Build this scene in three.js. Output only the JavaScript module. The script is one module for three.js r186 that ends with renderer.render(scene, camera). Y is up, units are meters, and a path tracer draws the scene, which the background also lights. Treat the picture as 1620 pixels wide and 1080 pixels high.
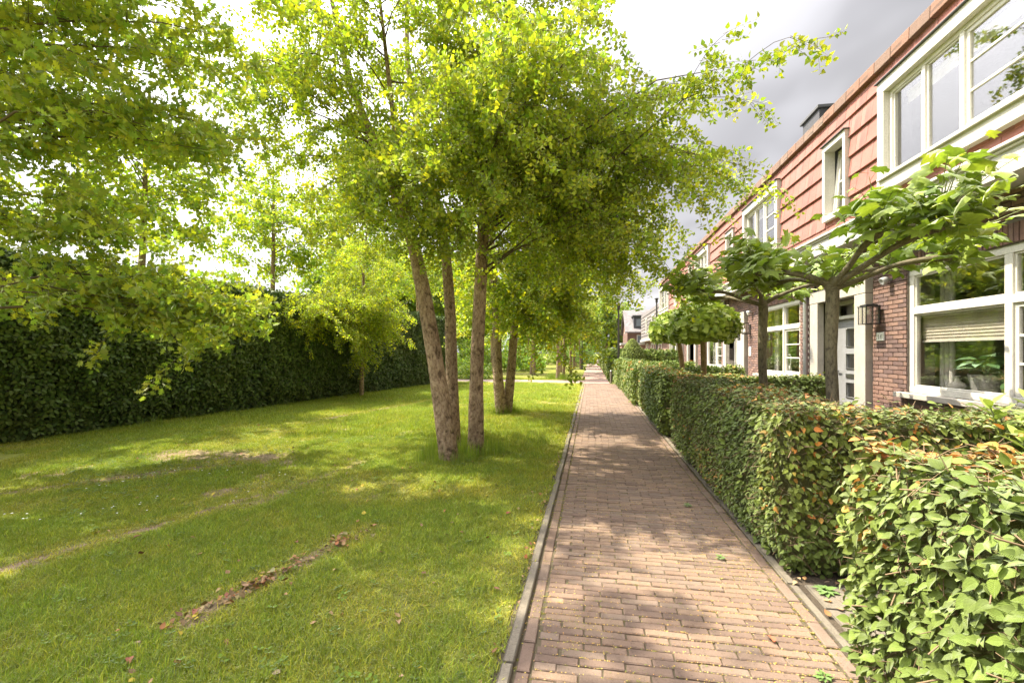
import * as THREE from 'three';
import { mergeGeometries, mergeVertices } from 'three/addons/utils/BufferGeometryUtils.js';
import { RoundedBoxGeometry } from 'three/addons/geometries/RoundedBoxGeometry.js';

// ---------------------------------------------------------------- camera, sky, sun, exposure
const scene = new THREE.Scene();
const FOCAL = 720, HORIZON = 557;                       // measured in the photograph's pixels
const camera = new THREE.PerspectiveCamera(2 * Math.atan(HORIZON / FOCAL) * 180 / Math.PI, 1620 / (2 * HORIZON), 0.05, 600);
camera.position.set(0, 1.4, 0);
const YAW = Math.atan(126 / FOCAL);
camera.rotation.set(0, YAW, 0);
camera.setViewOffset(1620, 2 * HORIZON, 0, 0, 1620, 1080);   // level camera, lens shifted down a little

const SUN = new THREE.Vector3(-1, 1.62, -0.27).normalize();
const sun = new THREE.DirectionalLight(new THREE.Color().setRGB(1, 0.91, 0.72), 5.0);
sun.position.copy(SUN).multiplyScalar(60);
sun.target.position.set(0, 0, -8);
sun.position.add(sun.target.position);
sun.castShadow = true; sun.shadow.radius = 1.2;
sun.shadow.mapSize.set(4096, 4096);
Object.assign(sun.shadow.camera, { left: -30, right: 30, top: 40, bottom: -40, near: 1, far: 140 });
scene.add(sun, sun.target);

const renderer = new THREE.WebGLRenderer({ antialias: true });
renderer.shadowMap.enabled = true;
renderer.toneMapping = THREE.LinearToneMapping;
renderer.toneMappingExposure = 2.5;

// ---------------------------------------------------------------- random, noise, textures
function mulberry(a) { return () => { a |= 0; a = (a + 0x6d2b79f5) | 0; let t = Math.imul(a ^ (a >>> 15), 1 | a); t = (t + Math.imul(t ^ (t >>> 7), 61 | t)) ^ t; return ((t ^ (t >>> 14)) >>> 0) / 4294967296; }; }
let R = mulberry(7);
const rr = (a, b) => a + (b - a) * R();
const clamp = (x, a = 0, b = 1) => Math.min(b, Math.max(a, x));
const mix = (a, b, t) => a + (b - a) * t;
const sstep = (a, b, x) => { const t = clamp((x - a) / (b - a)); return t * t * (3 - 2 * t); };
const hash = (x, y) => { let h = Math.imul(x | 0, 374761393) ^ Math.imul(y | 0, 668265263); h = Math.imul(h ^ (h >>> 13), 1274126177); return ((h ^ (h >>> 16)) >>> 0) / 4294967296; };
function vnoise(x, y, px = 0, py = 0) {     // value noise, tiling with period px, py where given
  const ix = Math.floor(x), iy = Math.floor(y), fx = x - ix, fy = y - iy, u = fx * fx * (3 - 2 * fx), v = fy * fy * (3 - 2 * fy);
  const wx = (k) => px ? ((k % px) + px) % px : k, wy = (k) => py ? ((k % py) + py) % py : k;
  const a = hash(wx(ix), wy(iy)), b = hash(wx(ix + 1), wy(iy)), c = hash(wx(ix), wy(iy + 1)), d = hash(wx(ix + 1), wy(iy + 1));
  return mix(mix(a, b, u), mix(c, d, u), v);
}
function fbm(x, y, oct = 4, px = 0, py = 0) { let s = 0, a = 0.5, n = 0; for (let i = 0; i < oct; i++) { s += a * vnoise(x + i * 17, y + i * 31, px, py); n += a; a *= 0.5; x *= 2; y *= 2; px *= 2; py *= 2; } return s / n; }
const toS = (c) => Math.round(255 * clamp(c <= 0.0031308 ? c * 12.92 : 1.055 * Math.pow(c, 1 / 2.4) - 0.055));
function tex(w, h, fn, { data = false, repeat = [1, 1], wrap = true } = {}) {   // fn(u, v) -> linear colour [r, g, b] or a height
  const a = new Uint8Array(w * h * 4);
  for (let y = 0, i = 0; y < h; y++) for (let x = 0; x < w; x++, i += 4) {
    const c = fn((x + 0.5) / w, (y + 0.5) / h);
    for (let k = 0; k < 3; k++) { const v = c.length ? c[k] : c; a[i + k] = data ? Math.round(255 * clamp(v)) : toS(v); }
    a[i + 3] = 255;
  }
  const t = new THREE.DataTexture(a, w, h);
  t.magFilter = THREE.LinearFilter; t.minFilter = THREE.LinearMipmapLinearFilter; t.generateMipmaps = true;
  t.wrapS = t.wrapT = wrap ? THREE.RepeatWrapping : THREE.ClampToEdgeWrapping;
  t.repeat.set(...repeat);
  if (!data) t.colorSpace = THREE.SRGBColorSpace;
  t.needsUpdate = true;
  return t;
}
const scaleC = (c, k) => c.map((x) => x * k);
const mixC = (a, b, t) => a.map((x, i) => mix(x, b[i], t));

// the sky: a broken, bright overcast, whitest around the sun, greyer away from it
{
  const W = 1024, H = 512, a = new Float32Array(W * H * 4), v = new THREE.Vector3();
  for (let row = 0, i = 0; row < H; row++) for (let col = 0; col < W; col++, i += 4) {
    const up = ((row + 0.5) / H - 0.5) * Math.PI, az = ((col + 0.5) / W - 0.5) * 2 * Math.PI;
    v.set(Math.cos(az) * Math.cos(up), Math.sin(up), Math.sin(az) * Math.cos(up));
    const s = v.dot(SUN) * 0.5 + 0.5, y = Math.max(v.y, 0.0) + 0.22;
    const px = v.x / y * 1.3, pz = v.z / y * 1.3;
    const n = fbm(px + 40, pz + 40, 5), n2 = fbm(px * 2.3 + 80 + n, pz * 2.3 + 11, 4);
    const cloud = sstep(0.32, 0.72, n), wisp = sstep(0.4, 0.75, n2);
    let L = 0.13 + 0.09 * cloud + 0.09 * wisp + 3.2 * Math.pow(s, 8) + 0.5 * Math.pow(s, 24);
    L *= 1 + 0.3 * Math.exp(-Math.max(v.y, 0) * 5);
    const blue = 0.045 * (1 - cloud);
    a[i] = L * (1.0 - 0.5 * blue); a[i + 1] = L * (0.98 - 0.2 * blue); a[i + 2] = L * (1.0 + 0.6 * blue); a[i + 3] = 1;
  }
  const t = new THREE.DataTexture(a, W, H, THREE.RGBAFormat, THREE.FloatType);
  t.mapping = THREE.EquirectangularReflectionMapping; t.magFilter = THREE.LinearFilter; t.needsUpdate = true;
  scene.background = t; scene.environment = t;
}

// ---------------------------------------------------------------- object helpers
const V = (r, y, d) => new THREE.Vector3(r, y, -d);        // r metres right of the camera, d metres along the path
const taken = {};
function numbered(name) { const n = taken[name] = (taken[name] ?? -1) + 1; return n ? name + '_' + String(n).padStart(3, '0') : name; }
function tag(o, label, category, group, kind) { if (label) o.userData.label = label; if (category) o.userData.category = category; if (group) o.userData.group = group; if (kind) o.userData.kind = kind; return o; }
function thing(name, label, category, pos = V(0, 0, 0), group) { const g = new THREE.Group(); g.name = numbered(name); g.position.copy(pos); scene.add(g); return tag(g, label, category, group); }
function mesh(name, geo, mat, parent) { const m = new THREE.Mesh(geo, mat); m.name = parent ? name : numbered(name); m.castShadow = m.receiveShadow = true; (parent ?? scene).add(m); return m; }
function structure(name, geo, mat) { return tag(mesh(name, geo, mat), null, null, null, 'structure'); }
function instanced(name, geo, mat, mats, cols, parent) {
  const m = new THREE.InstancedMesh(geo, mat, mats.length); m.name = parent ? name : numbered(name); m.castShadow = m.receiveShadow = true;
  mats.forEach((x, i) => m.setMatrixAt(i, x));
  if (cols) cols.forEach((c, i) => m.setColorAt(i, c));
  m.userData.kind = 'stuff'; (parent ?? scene).add(m); return m;
}
const rgb = (r, g, b) => new THREE.Color().setRGB(r, g, b);
const std = (c, roughness = 0.8, extra = {}) => new THREE.MeshStandardMaterial({ color: rgb(...c), roughness, ...extra });
const phys = (c, roughness = 0.8, extra = {}) => new THREE.MeshPhysicalMaterial({ color: rgb(...c), roughness, ...extra });

function metreUV(g) {                    // uv in metres by the way each face points
  const p = g.attributes.position, n = g.attributes.normal, uv = new Float32Array(p.count * 2);
  for (let i = 0; i < p.count; i++) {
    const ax = Math.abs(n.getX(i)), ay = Math.abs(n.getY(i)), az = Math.abs(n.getZ(i));
    if (ax >= ay && ax >= az) { uv[2 * i] = p.getZ(i); uv[2 * i + 1] = p.getY(i); }
    else if (ay >= az) { uv[2 * i] = p.getX(i); uv[2 * i + 1] = p.getZ(i); }
    else { uv[2 * i] = p.getX(i); uv[2 * i + 1] = p.getY(i); }
  }
  g.setAttribute('uv', new THREE.BufferAttribute(uv, 2)); return g;
}
// box from r0..r1, y0..y1, d0..d1; c > 0 rounds the edges by c
function boxG(r0, r1, y0, y1, d0, d1, c = 0) {
  const w = r1 - r0, h = y1 - y0, l = d1 - d0;
  let g = c ? new RoundedBoxGeometry(w, h, l, 1, Math.min(c, w / 2.1, h / 2.1, l / 2.1)) : new THREE.BoxGeometry(w, h, l).toNonIndexed();
  if (g.index) g = g.toNonIndexed();
  g.translate((r0 + r1) / 2, (y0 + y1) / 2, -(d0 + d1) / 2);
  return metreUV(g);
}
const merged = (list) => mergeGeometries(list.map((g) => { const q = g.index ? g.toNonIndexed() : g; for (const k of Object.keys(q.attributes)) if (!['position', 'normal', 'uv', 'color'].includes(k)) q.deleteAttribute(k); return q; }));
// a slab w x h x l (x, y, z), chamfered round its top (+y) face, no underside; low on triangles
function slabG(w, h, l, c, wob = 0, seed = 1) {
  const rnd = mulberry(seed * 7919 + 3), X = w / 2, Z = l / 2, j = () => (rnd() - 0.5) * 2 * wob;
  const ring = (x, z, y) => [[-x + j(), y, -z + j()], [x + j(), y, -z + j()], [x + j(), y, z + j()], [-x + j(), y, z + j()]];
  const a = ring(X, Z, 0), b = ring(X, Z, h - c), t = ring(X - c, Z - c, h), P = [];
  const quad = (p, q, r, s) => P.push(p, q, r, p, r, s);
  for (let i = 0; i < 4; i++) { const k = (i + 1) % 4; quad(a[k], a[i], b[i], b[k]); quad(b[k], b[i], t[i], t[k]); }
  quad(t[0], t[3], t[2], t[1]);
  const g = new THREE.BufferGeometry();
  g.setAttribute('position', new THREE.Float32BufferAttribute(P.flat(), 3)); g.computeVertexNormals();
  return metreUV(g);
}
// a tapering tube along points (Vector3), radii per point
function tube(pts, radii, sides = 8, per = 3, rough = 0, uRep = 3, cap = false) {
  const curve = new THREE.CatmullRomCurve3(pts), n = Math.max(2, (pts.length - 1) * per), P = [], N = [], U = [], I = [];
  const f = curve.computeFrenetFrames(n, false), v = new THREE.Vector3(), len = curve.getLength();
  const e = new THREE.Vector3();
  for (let i = 0; i <= n; i++) {
    const t = i / n, k = t * (radii.length - 1), k0 = Math.min(radii.length - 2, Math.floor(k)), rad = mix(radii[k0], radii[k0 + 1], k - k0), c = curve.getPoint(t);
    for (let s = 0; s <= sides; s++) {
      const a = s / sides * 2 * Math.PI, aa = (s % sides);
      const q = rough ? 1 + rough * (fbm(aa * 0.9 + 5, i * 0.5, 3, sides * 0.9 | 0, 0) - 0.5) * 2 : 1;
      e.copy(f.normals[i]).multiplyScalar(Math.cos(a)).addScaledVector(f.binormals[i], Math.sin(a));
      v.copy(c).addScaledVector(e, rad * q); P.push(v.x, v.y, v.z); N.push(e.x, e.y, e.z); U.push(s / sides * uRep, t * len * uRep / (4 * Math.PI * Math.max(0.02, radii[0])));
    }
  }
  for (let i = 0; i < n; i++) for (let s = 0; s < sides; s++) { const a = i * (sides + 1) + s, b = a + sides + 1; I.push(a, a + 1, b, b, a + 1, b + 1); }
  if (cap) { const b = n * (sides + 1), c = P.length / 3, q = curve.getPoint(1); P.push(q.x, q.y, q.z); const T = f.tangents[n]; N.push(T.x, T.y, T.z); U.push(0, 0); for (let s = 0; s < sides; s++) I.push(b + s, b + s + 1, c); }
  const g = new THREE.BufferGeometry();
  g.setAttribute('position', new THREE.Float32BufferAttribute(P, 3)); g.setAttribute('normal', new THREE.Float32BufferAttribute(N, 3)); g.setAttribute('uv', new THREE.Float32BufferAttribute(U, 2)); g.setIndex(I);
  if (rough) { g.computeVertexNormals(); const nn = g.attributes.normal; for (let i = 0; i <= n; i++) { const a = i * (sides + 1), b = a + sides; const x = nn.getX(a) + nn.getX(b), y = nn.getY(a) + nn.getY(b), z = nn.getZ(a) + nn.getZ(b), l = Math.hypot(x, y, z) || 1; nn.setXYZ(a, x / l, y / l, z / l); nn.setXYZ(b, x / l, y / l, z / l); } }
  return g;
}
// ---------------------------------------------------------------- leaves
// a leaf blade along +y facing +z. outline: [[y, half width], ...] ; cup bends the tip, fold lifts the edges
function leafG(len, wid, outline, fold = 0.25, bend = 0.2, col = [1, 1, 1], rim = 1) {
  const P = [], U = [], C = [], I = [];
  outline.forEach(([t, w]) => {
    const z = -bend * len * t * t, e = w * wid;
    for (const s of [-1, 0, 1]) { P.push(s * e, t * len, z + Math.abs(s) * e * fold); U.push(0.5 + 0.5 * s * w, t); const k = s ? rim : 1; C.push(col[0] * k, col[1] * k, col[2] * k); }
  });
  for (let i = 0; i < outline.length - 1; i++) for (let s = 0; s < 2; s++) {
    const a = i * 3 + s, b = a + 3;
    if (outline[i][1] > 0) I.push(a, a + 1, b + 1); if (outline[i + 1][1] > 0) I.push(a, b + 1, b); if (!outline[i][1] && outline[i + 1][1]) { I.push(a, b + 1, b); }
  }
  const g = new THREE.BufferGeometry();
  g.setAttribute('position', new THREE.Float32BufferAttribute(P, 3)); g.setAttribute('uv', new THREE.Float32BufferAttribute(U, 2)); g.setAttribute('color', new THREE.Float32BufferAttribute(C, 3)); g.setIndex(I); g.computeVertexNormals();
  return g;
}
const OVATE = [[0, 0], [0.12, 0.6], [0.36, 1], [0.66, 0.72], [1, 0]];
const BIRCH = [[0, 0], [0.2, 0.85], [0.4, 1], [0.7, 0.5], [1, 0]];
const M4 = new THREE.Matrix4(), X3 = new THREE.Vector3(), Y3 = new THREE.Vector3(), Z3 = new THREE.Vector3();
function basis(pos, tip, normal, s, out = new THREE.Matrix4()) {   // +y to tip, +z near normal
  Y3.copy(tip).normalize(); Z3.copy(normal).addScaledVector(Y3, -normal.dot(Y3));
  if (Z3.lengthSq() < 1e-6) Z3.set(Y3.y, -Y3.x, 0.1); Z3.normalize(); X3.crossVectors(Y3, Z3);
  out.makeBasis(X3, Y3, Z3); out.scale(new THREE.Vector3(s, s, s)); out.setPosition(pos); return out;
}
// a twig along +y with leaves hanging off it
function sprigG(n, twig, leaf, colors, seed, droop = 0.5, stem = true) {
  const keep = R; R = mulberry(seed); const list = [];
  for (let i = 0; i < n; i++) {
    const t = (i + 0.6) / n, a = i * 2.4 + rr(-0.5, 0.5), out = new THREE.Vector3(Math.cos(a), rr(0.1, 0.7), Math.sin(a)).normalize();
    const pos = new THREE.Vector3(rr(-0.01, 0.01), t * twig, rr(-0.01, 0.01)).addScaledVector(out, rr(0.005, 0.02));
    const nrm = new THREE.Vector3(rr(-0.8, 0.8), rr(-0.8, 0.8), rr(-0.8, 0.8)).add(new THREE.Vector3(0, 0.3, 0.6));
    const c = colors[Math.floor(R() * colors.length)], k = rr(0.8, 1.2);
    const g = leaf(scaleC(c, k)).clone(); g.applyMatrix4(basis(pos, out, nrm, rr(0.75, 1.15))); list.push(g);
  }
  if (stem) { const g = tube([new THREE.Vector3(0, -0.02, 0), new THREE.Vector3(0.004, twig * 0.5, 0.003), new THREE.Vector3(0, twig, 0)], [0.0022, 0.0015, 0.0008], 3, 1); const c = new Float32Array(g.attributes.position.count * 3); for (let i = 0; i < c.length; i += 3) { c[i] = 0.75; c[i + 1] = 0.5; c[i + 2] = 1.0; } g.setAttribute('color', new THREE.BufferAttribute(c, 3)); list.push(g); }
  R = keep; return merged(list);
}
const leafMat = (c, transmission, gloss = 0, extra = {}) => phys(c, 1, { vertexColors: true, transmission, thickness: 0, side: THREE.DoubleSide, clearcoat: gloss, clearcoatRoughness: 0.42, ...extra });   // gloss: the waxy coat

const veins = tex(128, 256, (u, v) => {         // pale mid rib and side veins of a hornbeam leaf
  const s = Math.abs(u - 0.5) * 2, ph = (v - s * 0.32) * 11, tri = Math.abs(ph - Math.floor(ph) - 0.5) * 2;
  const vein = Math.max(sstep(0.07, 0.02, s), 0.6 * sstep(0.82, 0.98, tri)), n = fbm(u * 9, v * 14, 3);
  return mixC(scaleC([0.78, 0.82, 0.74], 0.75 + 0.45 * n), [1, 1, 0.9], vein * 0.6);
});
const veinBump = tex(128, 256, (u, v) => { const s = Math.abs(u - 0.5) * 2, ph = (v - s * 0.32) * 11; return 0.5 + 0.5 * Math.abs(ph - Math.floor(ph) - 0.5) * 2 * (s > 0.05 ? -0.8 : 0) + 0.4 * (s > 0.05 ? 1 : 0); }, { data: true });

// ---------------------------------------------------------------- materials
const grain = tex(256, 256, (u, v) => { const k = 0.78 + 0.3 * fbm(u * 6, v * 6, 3, 6, 6) + 0.28 * (vnoise(u * 128, v * 128, 128, 128) - 0.5); return [k, k, k]; });
const grainBump = tex(256, 256, (u, v) => 0.6 * fbm(u * 24, v * 24, 3, 24, 24) + 0.4 * vnoise(u * 128, v * 128, 128, 128), { data: true });
const rep = (t, x, y = x) => { const c = t.clone(); c.repeat.set(x, y); c.needsUpdate = true; return c; };
const rough = (c, r, scale, bump, extra = {}) => std(c, r, { map: rep(grain, scale), bumpMap: rep(grainBump, scale * 1.3), bumpScale: bump, ...extra });
const speck = tex(512, 512, (u, v) => {
  const big = fbm(u * 5, v * 5, 4, 5, 5), sp = vnoise(u * 256, v * 256, 256, 256), pit = sstep(0.7, 0.9, vnoise(u * 90, v * 90, 90, 90));
  const k = 0.7 + 0.5 * big + 0.3 * (sp - 0.5) - 0.22 * pit; return [k, k * 0.985, k * 0.96];
});
const paverMats = [[0.225, 0.15, 0.108], [0.2, 0.138, 0.104], [0.255, 0.175, 0.122], [0.215, 0.155, 0.118], [0.175, 0.118, 0.09]].map((c, i) => std(c, 0.88, { map: rep(speck, 1.7 + 0.23 * i), bumpMap: rep(grainBump, 4), bumpScale: 0.0035 }));
const brickMats = [[0.25, 0.145, 0.115], [0.205, 0.12, 0.1], [0.28, 0.17, 0.135], [0.175, 0.11, 0.1], [0.235, 0.15, 0.13]].map((c, i) => std(c, 0.9, { map: rep(speck, 2.1 + 0.3 * i), bumpMap: rep(grainBump, 5), bumpScale: 0.004 }));
const mortarM = rough([0.17, 0.145, 0.125], 0.95, 3, 0.003);
const stains = tex(256, 256, (u, v) => {         // clay tiles: sooty runs and lichen specks
  const run = sstep(0.44, 0.6, fbm(v * 14, u * 1.5, 4, 14, 0)) * sstep(0.38, 0.56, fbm(u * 3 + 7, v * 3, 2, 3, 3)) * (0.5 + 0.5 * vnoise(v * 40, u * 5)), n = fbm(u * 8, v * 8, 4, 8, 8), sp = vnoise(u * 120, v * 120);
  return mixC(scaleC([1, 1, 1], 0.82 + 0.28 * n + 0.1 * (sp - 0.5)), [0.33, 0.4, 0.42], 0.75 * run);
});
const tileMats = [[0.37, 0.145, 0.118], [0.34, 0.14, 0.115], [0.4, 0.165, 0.135], [0.315, 0.13, 0.108], [0.36, 0.155, 0.13], [0.38, 0.148, 0.12], [0.33, 0.145, 0.12], [0.345, 0.14, 0.112]].map((c, i) => { const t = rep(stains, 0.8 + 0.1 * i, 0.7); t.offset.set(i * 0.37, i * 0.23); return std(c, 0.85, { map: t, bumpMap: rep(grainBump, 3), bumpScale: 0.003 }); });
const copingMats = [[0.24, 0.13, 0.09], [0.19, 0.12, 0.09], [0.22, 0.145, 0.11]].map((c, i) => { const t = rep(stains, 1.4 + 0.2 * i); t.offset.set(0.4 * i, 0.2); return std(c, 0.95, { map: t, bumpMap: rep(grainBump, 3), bumpScale: 0.005 }); });
const paint = rough([0.62, 0.59, 0.525], 0.45, 1.3, 0.0006), sash = rough([0.66, 0.63, 0.565], 0.4, 1.1, 0.0005);
const stone = rough([0.44, 0.4, 0.35], 0.8, 1.6, 0.002), fasciaM = rough([0.54, 0.52, 0.48], 0.55, 0.9, 0.0008);
const leadM = rough([0.1, 0.1, 0.105], 0.6, 2, 0.001), slateM = rough([0.075, 0.075, 0.085], 0.75, 1.2, 0.004), blackM = rough([0.02, 0.02, 0.021], 0.45, 3, 0.0006);
const zincM = rough([0.5, 0.5, 0.52], 0.4, 1.5, 0.0008, { metalness: 0.75 }), doorM = rough([0.3, 0.3, 0.31], 0.42, 1, 0.0005);
const glassM = phys([1, 1, 1], 0.02, { transmission: 1, thickness: 0, ior: 2.1 });
const chromeM = std([0.6, 0.6, 0.6], 0.3, { metalness: 1 });
const roomWall = rough([0.42, 0.4, 0.37], 0.9, 0.8, 0.001), roomFloor = rough([0.2, 0.13, 0.08], 0.7, 0.8, 0.001), curtainM = rough([0.62, 0.6, 0.56], 0.9, 2, 0.001);
const concrete = rough([0.21, 0.178, 0.135], 0.92, 1.8, 0.008);
const soilM = rough([0.1, 0.075, 0.05], 1, 2.2, 0.02);

// ---------------------------------------------------------------- ground
const lawnTone = (x, d) => {        // {dry 0..1, soil 0..1, lush}
  const n = fbm(x * 0.9 + 50, d * 0.9 + 50, 4), m = fbm(x * 3.3 + 9, d * 3.3 + 70, 3), w = fbm(x * 0.35 + 3, d * 0.35, 3);
  let soil = 0, dry = sstep(0.5, 0.75, n) * 0.75 + 0.25 * sstep(0.6, 0.8, m);
  // worn tracks that cross the lawn, measured on the ground
  for (const [ax, ad, bx, bd, wd, k] of TRACKS) {
    const ux = bx - ax, ud = bd - ad, L2 = ux * ux + ud * ud, t = ((x - ax) * ux + (d - ad) * ud) / L2;
    if (t < -0.05 || t > 1.05) continue;
    const wob = (fbm(t * 9 + ax, 3, 3) - 0.5) * 0.3, dist = Math.abs((x - ax) * ud - (d - ad) * ux) / Math.sqrt(L2) + wob * 0.3, on = sstep(wd, wd * 0.25, dist + (m - 0.5) * wd * 1.4) * sstep(-0.05, 0.05, t) * sstep(1.05, 0.95, t);
    soil = Math.max(soil, on * k); dry = Math.max(dry, 0.8 * sstep(wd * 3, wd, dist) * k);
  }
  soil = Math.max(soil, 0.9 * sstep(0.66, 0.8, fbm(x * 0.8 + 20, d * 0.8 + 33, 4)) * sstep(0.42, 0.6, m));
  const bare = Math.hypot((x + 4.9) / 1.5, (d - 5.3) / 0.5); soil = Math.max(soil, 0.85 * sstep(1.1, 0.4, bare + (m - 0.5)));
  dry = Math.max(dry, 0.55 * sstep(-0.8, -0.45, x) * (0.4 + m));
  dry = Math.max(dry, 0.7 * sstep(1.0, 0.4, Math.hypot((x + 1.15) / 0.5, (d - 2.4) / 0.55) + (m - 0.5) * 0.8));
  return { dry, soil, lush: w, m };
};
const TRACKS = [[-3.9, 1.9, -3.2, 4.0, 0.09, 1], [-2.1, 2.0, -1.75, 3.4, 0.08, 0.9], [-3.1, 3.6, -2.9, 5.4, 0.07, 0.7], [-5.6, 8.2, -4.6, 12.5, 0.1, 0.9], [-6, 3.3, -4.3, 5.3, 0.14, 0.8]];
const lawnHeight = (x, d) => 0.025 * (fbm(x * 0.5 + 7, d * 0.5 + 3, 2) - 0.5) * sstep(-0.42, -1.2, x) + 0.02 * (fbm(x * 3, d * 3, 2) - 0.5) * sstep(-0.42, -0.9, x);
{
  const g = new THREE.PlaneGeometry(900, 900, 1, 1).rotateX(-Math.PI / 2); g.translate(0, -0.06, 0); metreUV(g);
  const far = tex(512, 512, (u, v) => { const n = fbm(u * 8, v * 8, 5, 8, 8); return mixC([0.13, 0.16, 0.018], [0.24, 0.25, 0.035], n); });
  structure('ground', g, std([1, 1, 1], 1, { map: rep(far, 0.12), bumpMap: rep(grainBump, 1), bumpScale: 0.03 }));
}
{
  const x0 = -13, x1 = -0.43, d0 = -2, d1 = 62, nx = 120, nd = 300, P = [], U = [], I = [];
  for (let j = 0; j <= nd; j++) for (let i = 0; i <= nx; i++) { const x = mix(x0, x1, i / nx), d = mix(d0, d1, Math.pow(j / nd, 1.6)); P.push(x, lawnHeight(x, d), -d); U.push(i / nx, (d - d0) / 24); }
  for (let j = 0; j < nd; j++) for (let i = 0; i < nx; i++) { const a = j * (nx + 1) + i, b = a + nx + 1; I.push(a, a + 1, b, b, a + 1, b + 1); }
  const g = new THREE.BufferGeometry(); g.setAttribute('position', new THREE.Float32BufferAttribute(P, 3)); g.setAttribute('uv', new THREE.Float32BufferAttribute(U, 2)); g.setIndex(I); g.computeVertexNormals();
  const m = tex(1024, 2048, (u, v) => {
    const x = mix(x0, x1, u), d = d0 + 24 * v, t = lawnTone(x, d), f = vnoise(x * 60, d * 60), f2 = fbm(x * 14, d * 14, 3);
    let c = mixC([0.13, 0.15, 0.014], [0.23, 0.245, 0.024], 0.35 * f + 0.65 * f2 * (0.6 + t.lush * 0.8));
    c = mixC(c, [0.2, 0.19, 0.055], t.dry * 0.75); return scaleC(mixC(c, [0.24, 0.17, 0.105], t.soil), 0.75 + 0.5 * f);
  });
  structure('lawn', g, std([1, 1, 1], 1, { map: m, bumpMap: rep(grainBump, 12, 24), bumpScale: 0.03 }));
}
{
  const g = boxG(-60, -0.44, -0.06, 0.012, 20.6, 22.7); structure('cross_path', g, rough([0.3, 0.22, 0.185], 0.9, 1.4, 0.004));
  structure('hedge_bed', boxG(1.16, 4.2, -0.06, -0.004, -6, 27), soilM);
  structure('front_garden', boxG(1.9, 4.19, -0.05, 0.004, -6, 26.6), rough([0.16, 0.13, 0.085], 1, 1.5, 0.02));
  structure('far_ground', boxG(0.9, 40, -0.06, -0.01, 27, 90), rough([0.16, 0.14, 0.1], 1, 1, 0.02));
}
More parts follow.
